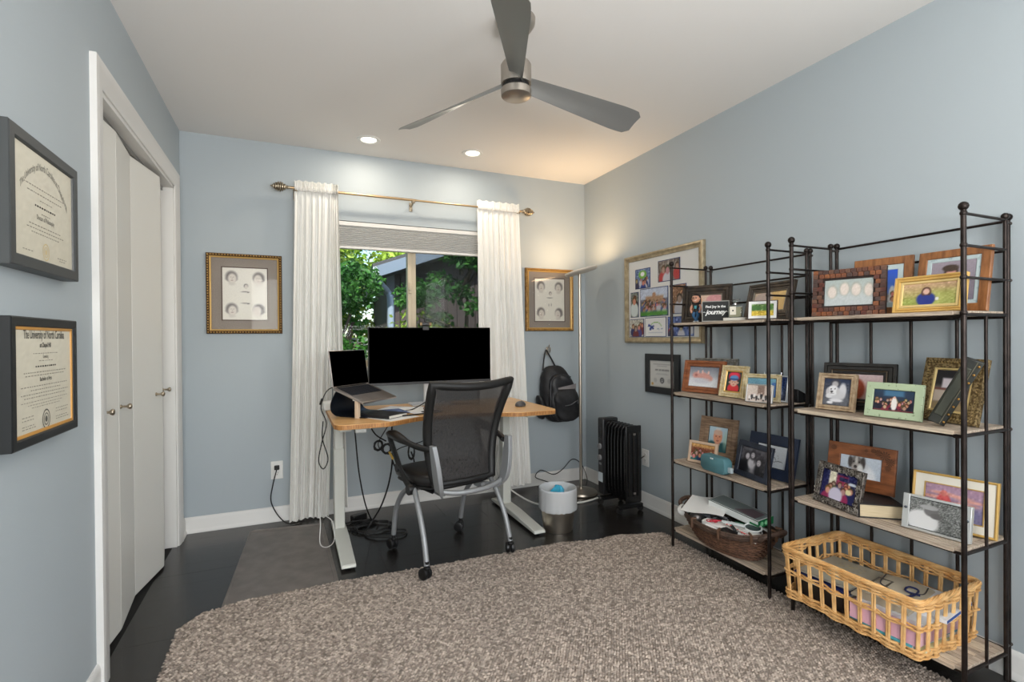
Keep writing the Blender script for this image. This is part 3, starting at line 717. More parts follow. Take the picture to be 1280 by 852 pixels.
for s in (-1, 1):
    a = spline([(s*.222,-.262,.66),(s*.212,-.268,.58),(s*.200,-.268,.49),(s*.185,-.255,.43),(s*.155,-.215,.400),(s*.12,-.12,.388)], 4)
    wd = [.020+.014*sin(pi*min(1, k/16)) for k in range(len(a))]
    obj('back_bracket', MB().rings([[q+Vector((-.014,-w_*.9,0)), q+Vector((.010,-w_*.9,0)), q+Vector((.010,w_*.9,0)), q+Vector((-.014,w_*.9,0))] if k < 13 else [q+Vector((-.006,-.012,-.014)), q+Vector((.006,-.012,-.014)), q+Vector((.006,.012,.014)), q+Vector((-.006,.012,.014))] for k, (q, w_) in enumerate(zip(a, wd))], True, True), grey_m, ch, bevel=.003, smooth=50)
obj('lower_arc', MB().tube(spline([(-.185,-.250,.432),(-.10,-.272,.415),(0,-.280,.412),(.10,-.272,.415),(.185,-.250,.432)], 5), .013, 8), grey_m, ch, smooth=60)
obj('crossbar', MB().tube([(-.22,-.04,.405),(.22,-.04,.405)], .014, 12), grey_m, ch)
for x in (-.12, .12): obj('seat_bracket', MB().bx((x,-.02,.402), (.03,.22,.02)).bx((x,-.13,.39),(.026,.08,.03)), grey_m, ch, bevel=.003)
obj('tilt_lever', MB().tube([(-.14,-.10,.385),(-.17,-.05,.40)], .01, 8).ball((-.175,-.04,.402), .014), black_m, ch)
for s in (-1, 1):
    obj('hub', MB().lathe([(.0001,-.022),(.026,-.022),(.028,-.018),(.028,.018),(.026,.022),(.0001,.022)], 20, (s*.235,-.045,.405), mat=Matrix.Rotation(R(90),4,'Y')), black_m, ch)
    obj('rear_leg', MB().tube(spline([(s*.225,-.05,.42),(s*.236,-.125,.33),(s*.243,-.195,.21),(s*.247,-.235,.085)], 7), .0135, 12), grey_m, ch, smooth=60)
    obj('front_leg', MB().tube(spline([(s*.222,-.03,.405),(s*.222,.085,.355),(s*.218,.19,.24),(s*.216,.235,.085)], 7), .0135, 12), grey_m, ch, smooth=60)
    ar = spline([(s*.243,-.06,.40),(s*.258,.02,.48),(s*.268,.11,.60),(s*.270,.145,.648),(s*.268,.145,.668)], 5)
    obj('arm_support', MB().tube(ar, [.019]*len(ar), 6, sq=.6), black_m, ch, smooth=60)
    pad = spline([(s*.268,.160,.664),(s*.272,.08,.668),(s*.268,-.03,.655),(s*.250,-.14,.640),(s*.215,-.225,.632)], 6)
    obj('armrest', MB().tube(pad, [.014+.010*sin(pi*min(1,k/14)) for k in range(len(pad))], 8, sq=1.25), black_m, ch, smooth=60)
    obj('arm_knob', MB().lathe([(.0001,-.012),(.022,-.012),(.024,0),(.022,.012),(.0001,.012)], 16, (s*.262,.055,.50), mat=Matrix.Rotation(R(90),4,'Y')), black_m, ch)
wheel_me = MB().lathe([(.006,-.009),(.020,-.010),(.027,-.007),(.029,0),(.027,.007),(.020,.009),(.006,.009)], 22, mat=Matrix.Rotation(R(90),4,'Y')).mesh('wheel', black_m)
for (x, yv, rr) in ((-.247,-.235,.3),(.247,-.235,-.5),(-.216,.235,.2),(.216,.235,.8)):
    zc = .0165 if yv < 0 else .003
    cs = obj('caster', MB().tube([(0,0,.090),(0,0,.058)], .0115, 12).lathe([(.0001,.0),(.016,.0),(.017,.012),(.0001,.02)], 14, (0,0,.050)).bx((0,.008,.036), (.010,.034,.036)), black_m, ch, bevel=.002, loc=(x, yv, zc), rot=(0,0,rr))
    for s in (-1, 1): link('wheel', wheel_me, cs, (s*.0135, .012, .029))

# ------------------------------------------------------------------ waste bin
bn = thing('waste_bin', 'round steel waste bin lined with a translucent white bag', 'bin', (1.495, 2.725, 0))
def shell(prof, th=.0015): return prof+[(r-th, z) for r, z in prof[::-1]]
obj('bin_body', MB().lathe([(.0001,.0),(.088,0),(.090,.004),(.112,.245),(.113,.25),(.110,.25),(.087,.008),(.0001,.008)], 40), M('bin_steel', (206,196,182), .40, 1, bump=.05, bscale=200, bstretch=(1,1,.05)), bn, smooth=50)
lm = M('liner_plastic', (236,240,244), .35, alpha=.72, trans=.3)
lb = MB(); n = 64; rg_ = []
rl = random.Random(2)
wob = [rl.uniform(-1,1) for _ in range(n)]
for (r, z, wv) in [(.1155,.128,.004),(.117,.150,.003),(.1155,.160,.002),(.1165,.20,.0015),(.1165,.245,.001),(.1155,.256,.0005),(.112,.258,.0005),(.108,.25,.001),(.102,.225,.003),(.092,.20,.005),(.06,.185,.006),(.01,.18,.004)]:
    rg_.append([Vector(((r+wv*wob[k])*cos(2*pi*k/n), (r+wv*wob[k])*sin(2*pi*k/n), z+wv*.8*wob[(k*7) % n])) for k in range(n)])
obj('bin_liner', lb.rings(rg_, True), lm, bn, smooth=60)
tw = MB(); rr_ = random.Random(7)
tw.rings([[Vector(((.045*s+rr_.uniform(-.008,.008))*cos(a*pi/6), (.04*s+rr_.uniform(-.008,.008))*sin(a*pi/6), z+rr_.uniform(-.008,.008))) for a in range(12)] for s, z in ((.4,0),(1,.02),(1.0,.045),(.6,.07),(.1,.075))], True, True)
tag(obj('crumpled_wrapper', tw, M('wrapper_cyan', (60,170,205), .5), loc=(1.51,2.755,.178), smooth=0), 'crumpled bright blue wrapper inside the waste bin', 'wrapper')

# ------------------------------------------------------------------ floor lamp
lp = thing('floor_lamp', 'slim nickel floor lamp with a tilted round disc head in the corner', 'floor lamp', (2.0, 3.28, 0))
obj('base', MB().lathe([(.0001,0),(.118,0),(.122,.006),(.118,.018),(.06,.028),(.02,.033),(.014,.045),(.0001,.045)], 40), M('lamp_base_nickel', (158,148,136), .35, .9), lp, smooth=50)
obj('pole', MB().tube([(0,0,.03),(0,0,1.655)], .0115, 14), nickel_m, lp)
obj('pole_joint', MB().lathe([(.0001,0),(.0135,0),(.0135,.02),(.0001,.02)], 14, (0,0,.82)), nickel_m, lp)
tl = Matrix.Translation((.012,-.002,1.668)) @ Matrix.Rotation(R(-15), 4, Vector((.402,.916,0)))
obj('disc_head', MB().lathe([(.0001,-.014),(.06,-.013),(.116,-.010),(.126,.002),(.124,.012),(.115,.010),(.112,.008),(.0001,.008)], 44).xf(tl), M('lamp_head_nickel', (206,198,186), .45, .3), lp, smooth=50)
obj('diffuser', MB().lathe([(.0001,.009),(.110,.009),(.110,.0095),(.0001,.0095)], 40).xf(tl), M('lamp_warm', (255,214,160), .5, emit=(255,206,142), estr=9), lp)
obj('swivel', MB().ball((0,0,1.655), .014), nickel_m, lp)
tq = light('AREA', 'torchiere_lamp', (0,0,0), (0,0,0), 2.3, (1,.70,.42), shape='DISK', size=.20)
tq.matrix_world = Matrix.Translation((2.0,3.28,0)) @ tl @ Matrix.Translation((0,0,.0105)) @ Matrix.Rotation(pi,4,'X')

# ------------------------------------------------------------------ oil radiator
ht = thing('oil_radiator', 'black oil-filled radiator heater with upright fins by the right wall', 'heater', (2.075, 2.90, 0))
hb = M('heater_black', (17,17,18), .26, coat=.2)
def fin_mesh():
    mb = MB(); hx = .062
    pro = []
    for k in range(24):
        a = 2*pi*k/24; q = (abs(cos(a))**6+abs(sin(a))**6)**(-1/6); pro.append((cos(a)*q*hx, .33+sin(a)*q*.255))
    for dz, y0, y1 in ((1,-.004,.004),):
        mb.rings([[Vector((x*s, yy, .33+(z-.33)*s)) for x, z in pro] for s, yy in ((.985,-.006),(1,-.003),(1,.003),(.985,.006))], True, True)
    for x in (-.028, .028):
        mb.tube([(x,0,.12),(x,0,.54)], .012, 10, sq=1.0)
    mb.tube([(0,-.019,.53),(0,.019,.53)], .026, 14); mb.tube([(0,-.019,.13),(0,.019,.13)], .026, 14)
    return mb
fm = fin_mesh().mesh('fin', hb, 40)
for k in range(7): link('fin', fm, ht, (0, -.145+k*.037, 0))
obj('end_cover', MB().box(-.062,.062,-.166,-.152,.075,.585), hb, ht, bevel=.006, seg=3)
for x in (-.036,0,.036): obj('end_rib', MB().tube([(x,-.166,.12),(x,-.166,.54)], .0105, 10), hb, ht, smooth=60)
for z in (.14,.53): obj('bolt', MB().lathe([(.0001,0),(.010,0),(.008,.004),(.0001,.005)], 12, (.0,-.172,z), mat=Matrix.Rotation(R(90),4,'X')), steel_m, ht)
obj('control_box', MB().box(-.066,.066,.098,.165,.06,.60), M('heater_panel', (28,28,30), .35), ht, bevel=.010, seg=3)
for z in (.40,.32): obj('dial', MB().lathe([(.0001,0),(.020,0),(.018,.012),(.0001,.013)], 20, (-.066,.132,z), mat=Matrix.Rotation(R(-90),4,'Y')), M('dial_grey', (120,120,122), .4), ht)
obj('rating_label', MB().box(-.0672,-.066,.103,.158,.15,.215), M('label_white', (190,200,206), .5), ht)
obj('switch', MB().box(-.068,-.066,.118,.146,.27,.285), M('dial_grey'), ht)
obj('cord_cleat', MB().box(-.068,-.064,.112,.150,.46,.54), M('heater_black'), ht, bevel=.002)
for yy in (-.12, .10):
    obj('foot', MB().box(-.095,.095,yy-.02,yy+.02,.03,.055), hb, ht, bevel=.004)
    for x in (-.085,.085): obj('wheel', MB().lathe([(.0001,-.009),(.019,-.009),(.0205,0),(.019,.009),(.0001,.009)], 16, (x,yy,.0205), mat=Matrix.Rotation(R(90),4,'X')), blackr_m, ht)

# ------------------------------------------------------------------ backpack on its hook
hk = thing('wall_hook', 'small nickel double wall hook holding the backpack', 'hook', (1.893, D_, 1.065))
obj('hook_plate', MB().bx((0,-.003,0), (.022,.006,.065)), nickel_m, hk, bevel=.002)
obj('hook_prong', MB().tube(spline([(0,-.006,.0),(0,-.035,-.012),(0,-.052,.008),(0,-.052,.03)], 5), .0045, 8).tube(spline([(0,-.006,.02),(0,-.03,.03),(0,-.04,.05)], 4), .004, 8), nickel_m, hk)
bp = thing('backpack', 'black fabric backpack hanging on the wall hook right of the desk', 'backpack', (1.932, D_-.09, .515))
nyl = M('backpack_nylon', (23,23,25), .62, bump=.35, bscale=14, col2=(34,34,37), nscale=30)
nyl2 = M('backpack_nylon_light', (32,32,35), .5, bump=.3, bscale=20)
def soft(cx, cy, cz, hx, hy, hz, p=3.2, seed=0, lean=0, top=.8, n=28, m=20, amt=.006):
    rg = random.Random(seed); phs = [rg.uniform(0,6) for _ in range(6)]; rings = []
    for j in range(m+1):
        b = -pi/2+pi*j/m; cz_, sz_ = abs(cos(b)), sin(b)
        ring = []
        rad = max(1e-4, (1-abs(sz_)**p))**(1/p) if abs(sz_) < .9999 else 1e-4
        for i in range(n):
            a = 2*pi*i/n; q = (abs(cos(a))**p+abs(sin(a))**p)**(-1/p)
            tp = 1-(1-top)*max(0, (sz_+1)/2)**2
            x = cos(a)*q*hx*rad*tp; y = sin(a)*q*hy*rad; z = sz_*hz
            w = amt*(sin(x*40+phs[0]+z*23)+sin(z*31+phs[1])+.6*sin(x*67+z*51+phs[2]))
            ring.append(Vector((cx+x+lean*z+w*.6, cy+y+w*(1 if y < 0 else 0), cz+z+w*.4)))
        rings.append(ring)
    return MB().rings(rings, True, True)
obj('main_compartment', soft(0,0,.215,.150,.075,.225,3.0,1,lean=-.14,top=.72), nyl, bp, smooth=60)
obj('front_compartment', soft(.012,-.075,.19,.128,.045,.185,3.0,2,lean=-.14,top=.78), nyl2, bp, smooth=60)
obj('front_pocket', soft(.028,-.112,.14,.110,.028,.125,3.2,3,lean=-.10,top=.92), nyl, bp, smooth=60)
obj('side_pocket', soft(-.155,-.01,.12,.028,.05,.09,2.8,4,lean=-.15), nyl2, bp, smooth=60)
obj('pocket_flap', MB().rings([[Vector((-.070+.16*i/8, -.143+.004*sin(i), z+.028*(i/8)*(k))) for i in range(9)] for k, z in ((0,.262),(1,.268),(1,.274))], False), M('flap_grey', (128,122,122), .5), bp, smooth=60)
obj('zipper', MB().tube(spline([(-.01,-.143,.135),(.04,-.147,.142),(.085,-.145,.165),(.115,-.135,.172)], 5), .004, 6), M('zipper_grey', (120,120,122), .4, .6), bp)
obj('zipper', MB().tube(spline([(-.115,-.10,.06),(-.118,-.112,.18),(-.115,-.108,.27),(-.09,-.10,.34),(0,-.10,.372),(.07,-.095,.35)], 5), .004, 6), M('zipper_dark', (64,64,68), .4, .4), bp)
obj('zipper_pull', MB().bx((.105,-.143,.160), (.008,.004,.03)), M('zipper_grey'), bp)
obj('top_handle', MB().tube(spline([(-.125,0,.40),(-.11,.01,.49),(-.080,.035,.553),(-.072,.035,.553),(-.045,.01,.49),(-.01,0,.42)], 5), .009, 8, sq=.6), nyl, bp, smooth=60)
obj('shoulder_strap', MB().tube(spline([(.06,.055,.40),(.13,.03,.32),(.165,.01,.20),(.15,.0,.08)], 6), .016, 6, sq=.5), nyl2, bp, smooth=60)
# ------------------------------------------------------------------ picture frames
woods = {}
def mitre(w, h, prof, A=None):
    """mitred moulding: prof = [(inset, y)...]; front is -y, local x across, z up, origin bottom centre"""
    rg = []
    for d, y in prof:
        x0, x1, z0, z1 = -w/2+d, w/2-d, d, h-d
        rg.append([Vector((x0,y,z0)), Vector((x1,y,z0)), Vector((x1,y,z1)), Vector((x0,y,z1))])
    mb = MB().rings(rg, True)
    if A is not None: mb.xf(A)
    return mb
def plane(w, h, dx, dz, y, A=None):
    mb = MB().add([(-w/2+dx,y,dz),(w/2-dx,y,dz),(w/2-dx,y,h-dz),(-w/2+dx,y,h-dz)], [(0,1,2,3)])
    if A is not None: mb.xf(A)
    return mb
def frame(label, loc, yaw, w, h, rings, pic, inset, lean=0, depth=.014, mat_board=None, glassy=False, easel=True, beads=None, tiles=None, group='framed photographs on the shelves', name='photo_frame', backcol=None, picw=None, insety=None):
    """rings = list of (part name, material, profile)"""
    t = thing(name, label, 'picture frame', loc, R(yaw), group)
    th = R(lean); A = Matrix.Rotation(-th, 4, 'X')          # leans away from the front
    A = Matrix.Translation((0,0,depth*sin(th)+.0005)) @ A
    for nm, mt, pf in rings: obj(nm, mitre(w, h, pf, A), mt, t, smooth=30)
    obj('backing', MB().box(-w/2+.004, w/2-.004, max(depth*.55, .0068), max(depth, .0085), .004, h-.004, A), backcol or M('frame_back_black', (22,20,20), .8), t)
    if mat_board:
        mi, mc, mo = mat_board
        obj('mat_board', mitre(w, h, [(mi, .004), (inset-.0015, .004), (inset, .0055)] if insety is None else [(mi, .004), (mi, .004)], A), mc, t, smooth=0)
    if pic is not None:
        iz = insety if insety is not None else inset
        pw, ph_ = w-2*inset, h-2*iz
        B = A @ Matrix.Translation((0, .0058, iz))
        pic.w, pic.h = pw, ph_
        pic.build('photo', t, B)
    if glassy:
        obj('glass', plane(w, h, mi if mat_board else inset, mi if mat_board else inset, .002, A), MATS.get('picture_glass') or glass('picture_glass', (250,250,250), .006, .25), t)
    if beads:
        mt, ins, sp, r = beads; b = MB(); per = []
        x0, x1, z0, z1 = -w/2+ins, w/2-ins, ins, h-ins
        nx_, nz_ = max(2, int((x1-x0)/sp)), max(2, int((z1-z0)/sp))
        for i in range(nx_+1): per += [(x0+(x1-x0)*i/nx_, z0), (x0+(x1-x0)*i/nx_, z1)]
        for i in range(1, nz_): per += [(x0, z0+(z1-z0)*i/nz_), (x1, z0+(z1-z0)*i/nz_)]
        yb = -.001
        for (x, z) in per:
            V = [Vector((x-r,yb,z)), Vector((x,yb,z-r)), Vector((x+r,yb,z)), Vector((x,yb,z+r)), Vector((x,yb-r*.8,z))]
            b.add([A @ v for v in V], [(0,1,4),(1,2,4),(2,3,4),(3,0,4)])
        bo = obj('beading', b, mt, t, smooth=60); bo['kind'] = 'stuff'
    if easel and lean:
        hh = h*.62; p1 = A @ Vector((0, depth, hh)); d = min(.05, .16*h+.01)
        e = MB(); p0 = Vector((0, p1.y+d*.4, .001))
        e.rings([[p1+Vector((-.018,0,0)), p1+Vector((.018,0,0)), p0+Vector((.022,0,0)), p0+Vector((-.022,0,0))], [p1+Vector((-.018,.003,0)), p1+Vector((.018,.003,0)), p0+Vector((.022,.003,0)), p0+Vector((-.022,.003,0))]], True, True)
        obj('easel_back', e, M('frame_back_black', (22,20,20), .8), t)
    return t, A
def flatp(b, y=0.0, dp=.014, t=.004): return [(0,dp),(0,y+t*.5),(t*.5,y),(b-t*.5,y),(b,y+t*.6),(b,.006)]
def stepp(b, dp=.016, n=3, r=.006):
    pf = [(0,dp),(0,-.002)]
    for k in range(n):
        a = b*k/n; e = b*(k+1)/n; pf += [(a+.001, -.004+r*k*.35), (e-.003, -.003+r*k*.35), (e-.001, .001+r*k*.35)]
    pf += [(b, .006)]
    return pf
gold = M('gold_frame', (176,132,66), .45, .3, col2=(124,86,38), nscale=50)
gold_lt = M('gold_light', (206,168,100), .4, .35)
antq = M('antique_gold_dark', (62,44,24), .5, .2, col2=(120,86,44), nscale=120)
blkf = M('frame_black', (13,16,18), .45)
grayf = M('frame_charcoal', (56,59,60), .45)
greige = M('mat_linen', (150,140,130), .85, col2=(138,128,120), nscale=200)
ivory = M('mat_ivory', (226,220,206), .8)
whitemat = M('mat_white', (224,224,222), .8)
paperc = (222,216,198)

def diploma(label, z0, y0, w, h, border, fm, style, liner=None, dp=.035):
    loc = (XL+dp, y0, z0)
    rings = [('frame_moulding', fm, [(0,dp),(0,.002),(.003,0),(border-.004,0),(border-.001,.003),(border,.0072)])]
    inset = border
    if liner: rings.append(('gold_liner', liner, [(border-.0005,.004),(border+.001,.0035),(border+.006,.004),(border+.007,.0072)])); inset = border+.006
    pic = Pic(1, 1, 24, 30, bg=(208,202,184), bg2=(200,194,176)).noise(2, 3)
    t, A = frame(label, loc, 90, w, h, rings, None, inset, 0, depth=dp-.001, easel=False, group='framed diplomas on the left wall', name='framed_diploma')
    pic.w, pic.h = w-2*inset, h-2*inset
    pic.build('certificate', t, Matrix.Translation((0,.0068,inset)))
    ink = M('print_ink', (88,86,80), .7); inkl = M('print_ink_light', (148,144,132), .7)
    B = Matrix.Translation((0,.0062,0)) @ Matrix.Rotation(R(90),4,'X')
    def tx(s, x, z, size, mt=ink, bold=0, arc=None, shear=0, sp=1.0, nm='lettering', cond=.72):
        v, f = text_mesh(s, size, bold, shear, 'CENTER', sp, arc)
        obj(nm, MB().add(v, f).xf(B @ Matrix.Translation((x, z, 0)) @ Matrix.Scale(cond, 4, (1,0,0))), mt, t, smooth=0)
    def scr(x, z, wd, seed, mt=inkl, hgt=.004):
        rg = random.Random(seed); mb = MB(); u = -wd/2
        while u < wd/2:
            hgt_ = hgt*.6; l = rg.uniform(.005,.013); mb.add([B @ Vector(p) for p in ((x+u,z-hgt_/2,0),(x+u+l,z-hgt_/2,0),(x+u+l,z+hgt_/2,0),(x+u,z+hgt_/2,0))], [(0,1,2,3)]); u += l+.004
        obj('fine_print', mb, mt, t, smooth=0)
    def seal(x, z, r, mt):
        mb = MB(); n = 28
        for (a, b) in ((r, r*.86), (r*.62, r*.52), (r*.3, .0)):
            mb.rings([[B @ Vector((x+q*cos(2*pi*k/n), z+q*sin(2*pi*k/n)*1.15, 0)) for k in range(n)] for q in (a, max(b, .0001))], True)
        obj('seal', mb, mt, t, smooth=0)
    style(tx, scr, seal, w, h)
    return t
def sty1(tx, scr, seal, w, h):
    c = M('print_ink_grey', (140,138,128), .7)
    tx('The University of North Carolina at Chapel Hill', 0, h*.80, .025, c, .0004, arc=.36, sp=.97, cond=.62)
    scr(0, h*.645, w*.58, 1); scr(0, h*.600, w*.50, 2)
    scr(0, h*.555, w*.16, 9, hgt=.003)
    scr(0, h*.505, w*.30, 3, M('print_ink', (88,86,80), .7), .0075); scr(0, h*.455, w*.12, 4)
    tx('Doctor of Philosophy', 0, h*.405, .016, c, .0004)
    scr(0, h*.355, w*.46, 5); scr(0, h*.325, w*.52, 6); scr(0, h*.295, w*.40, 7)
    seal(0, h*.17, .019, M('seal_gold', (206,186,140), .5)); scr(-w*.25, h*.145, w*.13, 11); scr(w*.25, h*.155, w*.15, 12); scr(w*.25, h*.135, w*.09, 13)
def sty2(tx, scr, seal, w, h):
    i = M('print_ink', (88,86,80), .7)
    tx('The University of North Carolina', 0, h*.835, .030, i, .0004, sp=.95, cond=.60)
    tx('at Chapel Hill', 0, h*.765, .016, i, .0005)
    scr(0, h*.715, w*.36, 1, hgt=.003); tx('Greeting', 0, h*.675, .012, i); scr(0, h*.655, w*.2, 2, hgt=.003)
    scr(0, h*.610, w*.30, 3, i, .006); scr(0, h*.565, w*.62, 4); scr(0, h*.540, w*.58, 5)
    tx('Bachelor of Arts', 0, h*.49, .014, i, .0003)
    scr(0, h*.455, w*.70, 6); scr(0, h*.425, w*.44, 7); scr(0, h*.395, w*.70, 8); scr(0, h*.368, w*.62, 9); scr(0, h*.335, w*.70, 10, hgt=.003); scr(0, h*.31, w*.52, 14, hgt=.003); scr(0, h*.288, w*.42, 15, hgt=.003)
    seal(0, h*.17, .022, i)
    for k, z in enumerate((.225,.200,.155,.135)): scr(-w*.26, h*z, w*.16, 20+k); scr(w*.25, h*(z+.01), w*.2, 30+k)
diploma('diploma in a plain charcoal frame, upper one on the left wall', 1.345, 1.665, .395, .322, .030, grayf, sty1, dp=.038)
diploma('diploma in a black frame with thin gold liner, lower one on the left wall', .925, 1.648, .375, .305, .024, blkf, sty2, liner=M('liner_gold', (186,136,66), .55), dp=.040)

def sketch(faces, w, h, shade, seed):
    p = Pic(w, h, 60, bg=(226,222,212), bg2=(222,218,206)); p.noise(2, seed)
    for (x, y, r, hy) in faces:
        q = h/w
        p.ell(x, y-r*.95, r*.42*q, r*.35, (206,200,190), .9, .6); p.ell(x, y+r*.10, r*.86*q, r*.92, (112,106,103), .95, .45); p.ell(x, y-r*.30, r*.84*q, r*.42, (122,116,112), .8, .6); p.ell(x+hy*r*1.4, y-r*.24, r*.62*q, r*.84, (214,206,196), 1, .4)
        p.ell(x+hy*r-.18*r*q, y+r*.02, r*.09*q, r*.05, (140,134,130), .8, .9); p.ell(x+hy*r+.22*r*q, y+r*.02, r*.09*q, r*.05, (140,134,130), .8, .9)
        p.ell(x+hy*r, y-r*.22, r*.06*q, r*.14, (170,160,150), .7, .8); p.ell(x+hy*r, y-r*.52, r*.18*q, r*.06, (140,112,106), .9, .8)
        p.ell(x+hy*r, y-r*1.15, r*.5*q, r*.25, (206,200,190), .8, .7)
    return p
big4 = lambda s: [(.20,.82,.115,s*.1),(.81,.81,.115,-.1),(.20,.20,.115,.1),(.81,.19,.115,-.25),(.52,.655,.042,.1)]
def wallsketch(label, cx, w, z0, h, marks, fm, beadm, liner, seed, hair):
    b = .026
    rings = [('frame_moulding', fm, [(0,.022),(0,.004),(.003,-.003),(.010,-.006),(.016,-.002),(b*.72,.0)]),
             ('gold_liner', liner, [(b*.72,.0),(b*.74,-.002),(b*.95,.0),(b,.005)])]
    f = sketch(big4(1), .3, .3, 0, seed)
    pic = f
    if marks == 0:
        for yy in (.54,.31): pic.ell(.50,yy,.085,.010,(96,90,88),.9,.9); pic.ell(.57,yy-.008,.03,.007,(60,56,54),.9,.8)
    else:
        pic.ell(.50,.55,.09,.009,(86,84,84),.95,.8); pic.ell(.47,.38,.010,.028,(70,70,72),.9,.8); pic.ell(.55,.385,.010,.03,(70,70,72),.9,.8)
    t, A = frame(label, (cx, D_-.022, z0), 0, w, h, rings, pic, .0, depth=.022, easel=False, group='portrait sketches on the back wall', name='framed_drawing')
    return t
def picframe_wall(label, cx, w, z0, h, marks, fm, liner, seed, mx, mz, mcol=greige):
    b = .028
    t = thing('framed_drawing', label, 'picture frame', (cx, D_-.024, z0), 0, 'portrait drawings on the back wall')
    obj('frame_moulding', mitre(w, h, [(0,.024),(0,.004),(.003,-.003),(.010,-.007),(.016,-.002),(b*.68,.0)]), fm, t, smooth=30)
    obj('gold_liner', mitre(w, h, [(b*.68,.0),(b*.72,-.003),(b*.95,.0),(b,.010)]), liner, t, smooth=30)
    obj('backing', MB().box(-w/2+.004, w/2-.004, .0225, .024, .004, h-.004), M('frame_back_black', (22,20,20), .8), t)
    obj('mat_board', MB().add([(-w/2+b,.010,b),(w/2-b,.010,b),(w/2-b,.010,h-b),(-w/2+b,.010,h-b)], [(0,1,2,3)]), mcol, t)
    obj('inner_fillet', mitre(w-2*mx+.012, h-2*mz+.012, [(0,.0095),(0,.008),(.005,.008),(.005,.0095)]).xf(Matrix.Translation((0,0,mz-.006))), M('fillet_brown', (72,48,32), .5), t, smooth=0)
    p = sketch(big4(1), w-2*mx, h-2*mz, 0, seed)
    if marks == 0:
        for yy in (.54,.32): p.ell(.50,yy,.085,.010,(96,90,88),.9,.9); p.ell(.57,yy-.008,.03,.007,(60,56,54),.9,.8)
    else:
        p.ell(.50,.55,.09,.009,(86,84,84),.95,.8); p.ell(.47,.38,.010,.028,(70,70,72),.9,.8); p.ell(.55,.385,.010,.03,(70,70,72),.9,.8)
    p.build('drawing', t, Matrix.Translation((0,.0088,mz)))
    obj('glass', plane(w, h, b, b, .006), MATS.get('picture_glass') or glass('picture_glass', (250,250,250), .006, .25), t)
    bd = MB(); rr = .0036
    for i in range(int(w/.016)):
        for z in (.010, h-.010): bd.ball((-w/2+.010+i*.016*(w-.02)/(w-.016), -.006, z), rr, 6)
    for i in range(1, int(h/.016)):
        for x in (-w/2+.010, w/2-.010): bd.ball((x, -.006, .010+i*.016*(h-.02)/(h-.016)), rr, 6)
    bo = obj('beading', bd, gold_lt, t, smooth=60); bo['kind'] = 'stuff'
    return t
picframe_wall('gold-framed portrait drawings of a girl on grey mat, left of the window', -.256, .425, 1.212, .500, 0, antq, gold_lt, 3, .088, .088)
picframe_wall('gold-framed portrait drawings of a boy on grey mat, behind the floor lamp', 1.912, .430, 1.225, .498, 1, gold, gold_lt, 5, .082, .080)

# large collage frame on the right wall
cw, chh = .765, .615
ct = thing('collage_frame', 'large champagne-framed photo collage with eight openings on the right wall', 'picture frame', (XR-.022, 2.655, 1.130), R(-90))
champ = M('champagne_frame', (178,164,136), .38, .6, col2=(150,136,110), nscale=30)
obj('frame_moulding', mitre(cw, chh, [(0,.022),(0,.004),(.004,-.003),(.014,-.006),(.026,.0),(.030,.002),(.038,.003),(.040,.010)]), champ, ct, smooth=30)
obj('mat_board', MB().add([(-cw/2+.04,.012,.04),(cw/2-.04,.012,.04),(cw/2-.04,.012,chh-.04),(-cw/2+.04,.012,chh-.04)], [(0,1,2,3)]), whitemat, ct)
obj('backing', MB().box(-cw/2+.004,cw/2-.004,.020,.022,.004,chh-.004), M('frame_back_black', (22,20,20), .8), ct)
bluem = M('mat_blue_edge', (36,58,112), .7)
def cell(x0, x1, z0, z1, fn, lab=None):
    w, h = (x1-x0), (z1-z0); cx = (x0+x1)/2
    obj('blue_mat', MB().box(cx-w/2-.004, cx+w/2+.004, .0095, .0118, z0-.004, z1+.004), bluem, ct)
    p = Pic(w, h, 34, bg=(150,160,190), bg2=(90,80,80)); fn(p); p.build('photo', ct, Matrix.Translation((cx,.0088,z0)), label=lab)
def q(fx, fz): return (-cw/2+fx*cw, fz*chh)
def grp(seed, n=5, y0=.3, y1=.62, hs=.12, bg=None, tops=((50,70,140),(60,60,90),(180,60,60),(200,200,210))):
    def f(p):
        if bg: p.c[:] = np.array(bg, float)
        p.noise(22, seed, k=2); p.crowd(n, y0, y1, hs, seed, tops)
    return f
X_ = lambda f: -cw/2+f*cw
Z_ = lambda f: f*chh
cell(X_(.155), X_(.355), Z_(.62), Z_(.83), lambda p: (grp(1,7,.2,.5,.12,(110,130,170))(p), p.ell(.5,.72,.28,.22,(120,180,70)), p.ell(.5,.74,.14,.12,(240,240,240))))
cell(X_(.47), X_(.73), Z_(.66), Z_(.875), lambda p: (grp(2,3,.45,.62,.2,(120,110,104))(p)))
cell(X_(.085), X_(.19), Z_(.30), Z_(.575), lambda p: (grp(3,2,.5,.75,.16,(120,128,120),((30,30,34),(210,220,220)))(p)))
cell(X_(.225), X_(.585), Z_(.30), Z_(.60), lambda p: (p.rect(0,.62,1,1,(196,206,226)), p.rect(.2,.5,.85,.72,(176,140,110),1,.05), p.ell(.52,.76,.07,.10,(180,140,110)), p.noise(10,4), p.crowd(44,.22,.55,.07,4,((60,80,160),(80,90,150),(90,100,150),(200,200,210))), p.rect(0,0,1,.16,(80,150,50),1,.1)))
cell(X_(.635), X_(.80), Z_(.31), Z_(.60), grp(5,3,.4,.7,.15,(150,110,80)))
cell(X_(.07), X_(.265), Z_(.075), Z_(.265), grp(6,5,.4,.7,.15,(190,190,180),((50,60,110),(120,60,60),(80,80,140))))
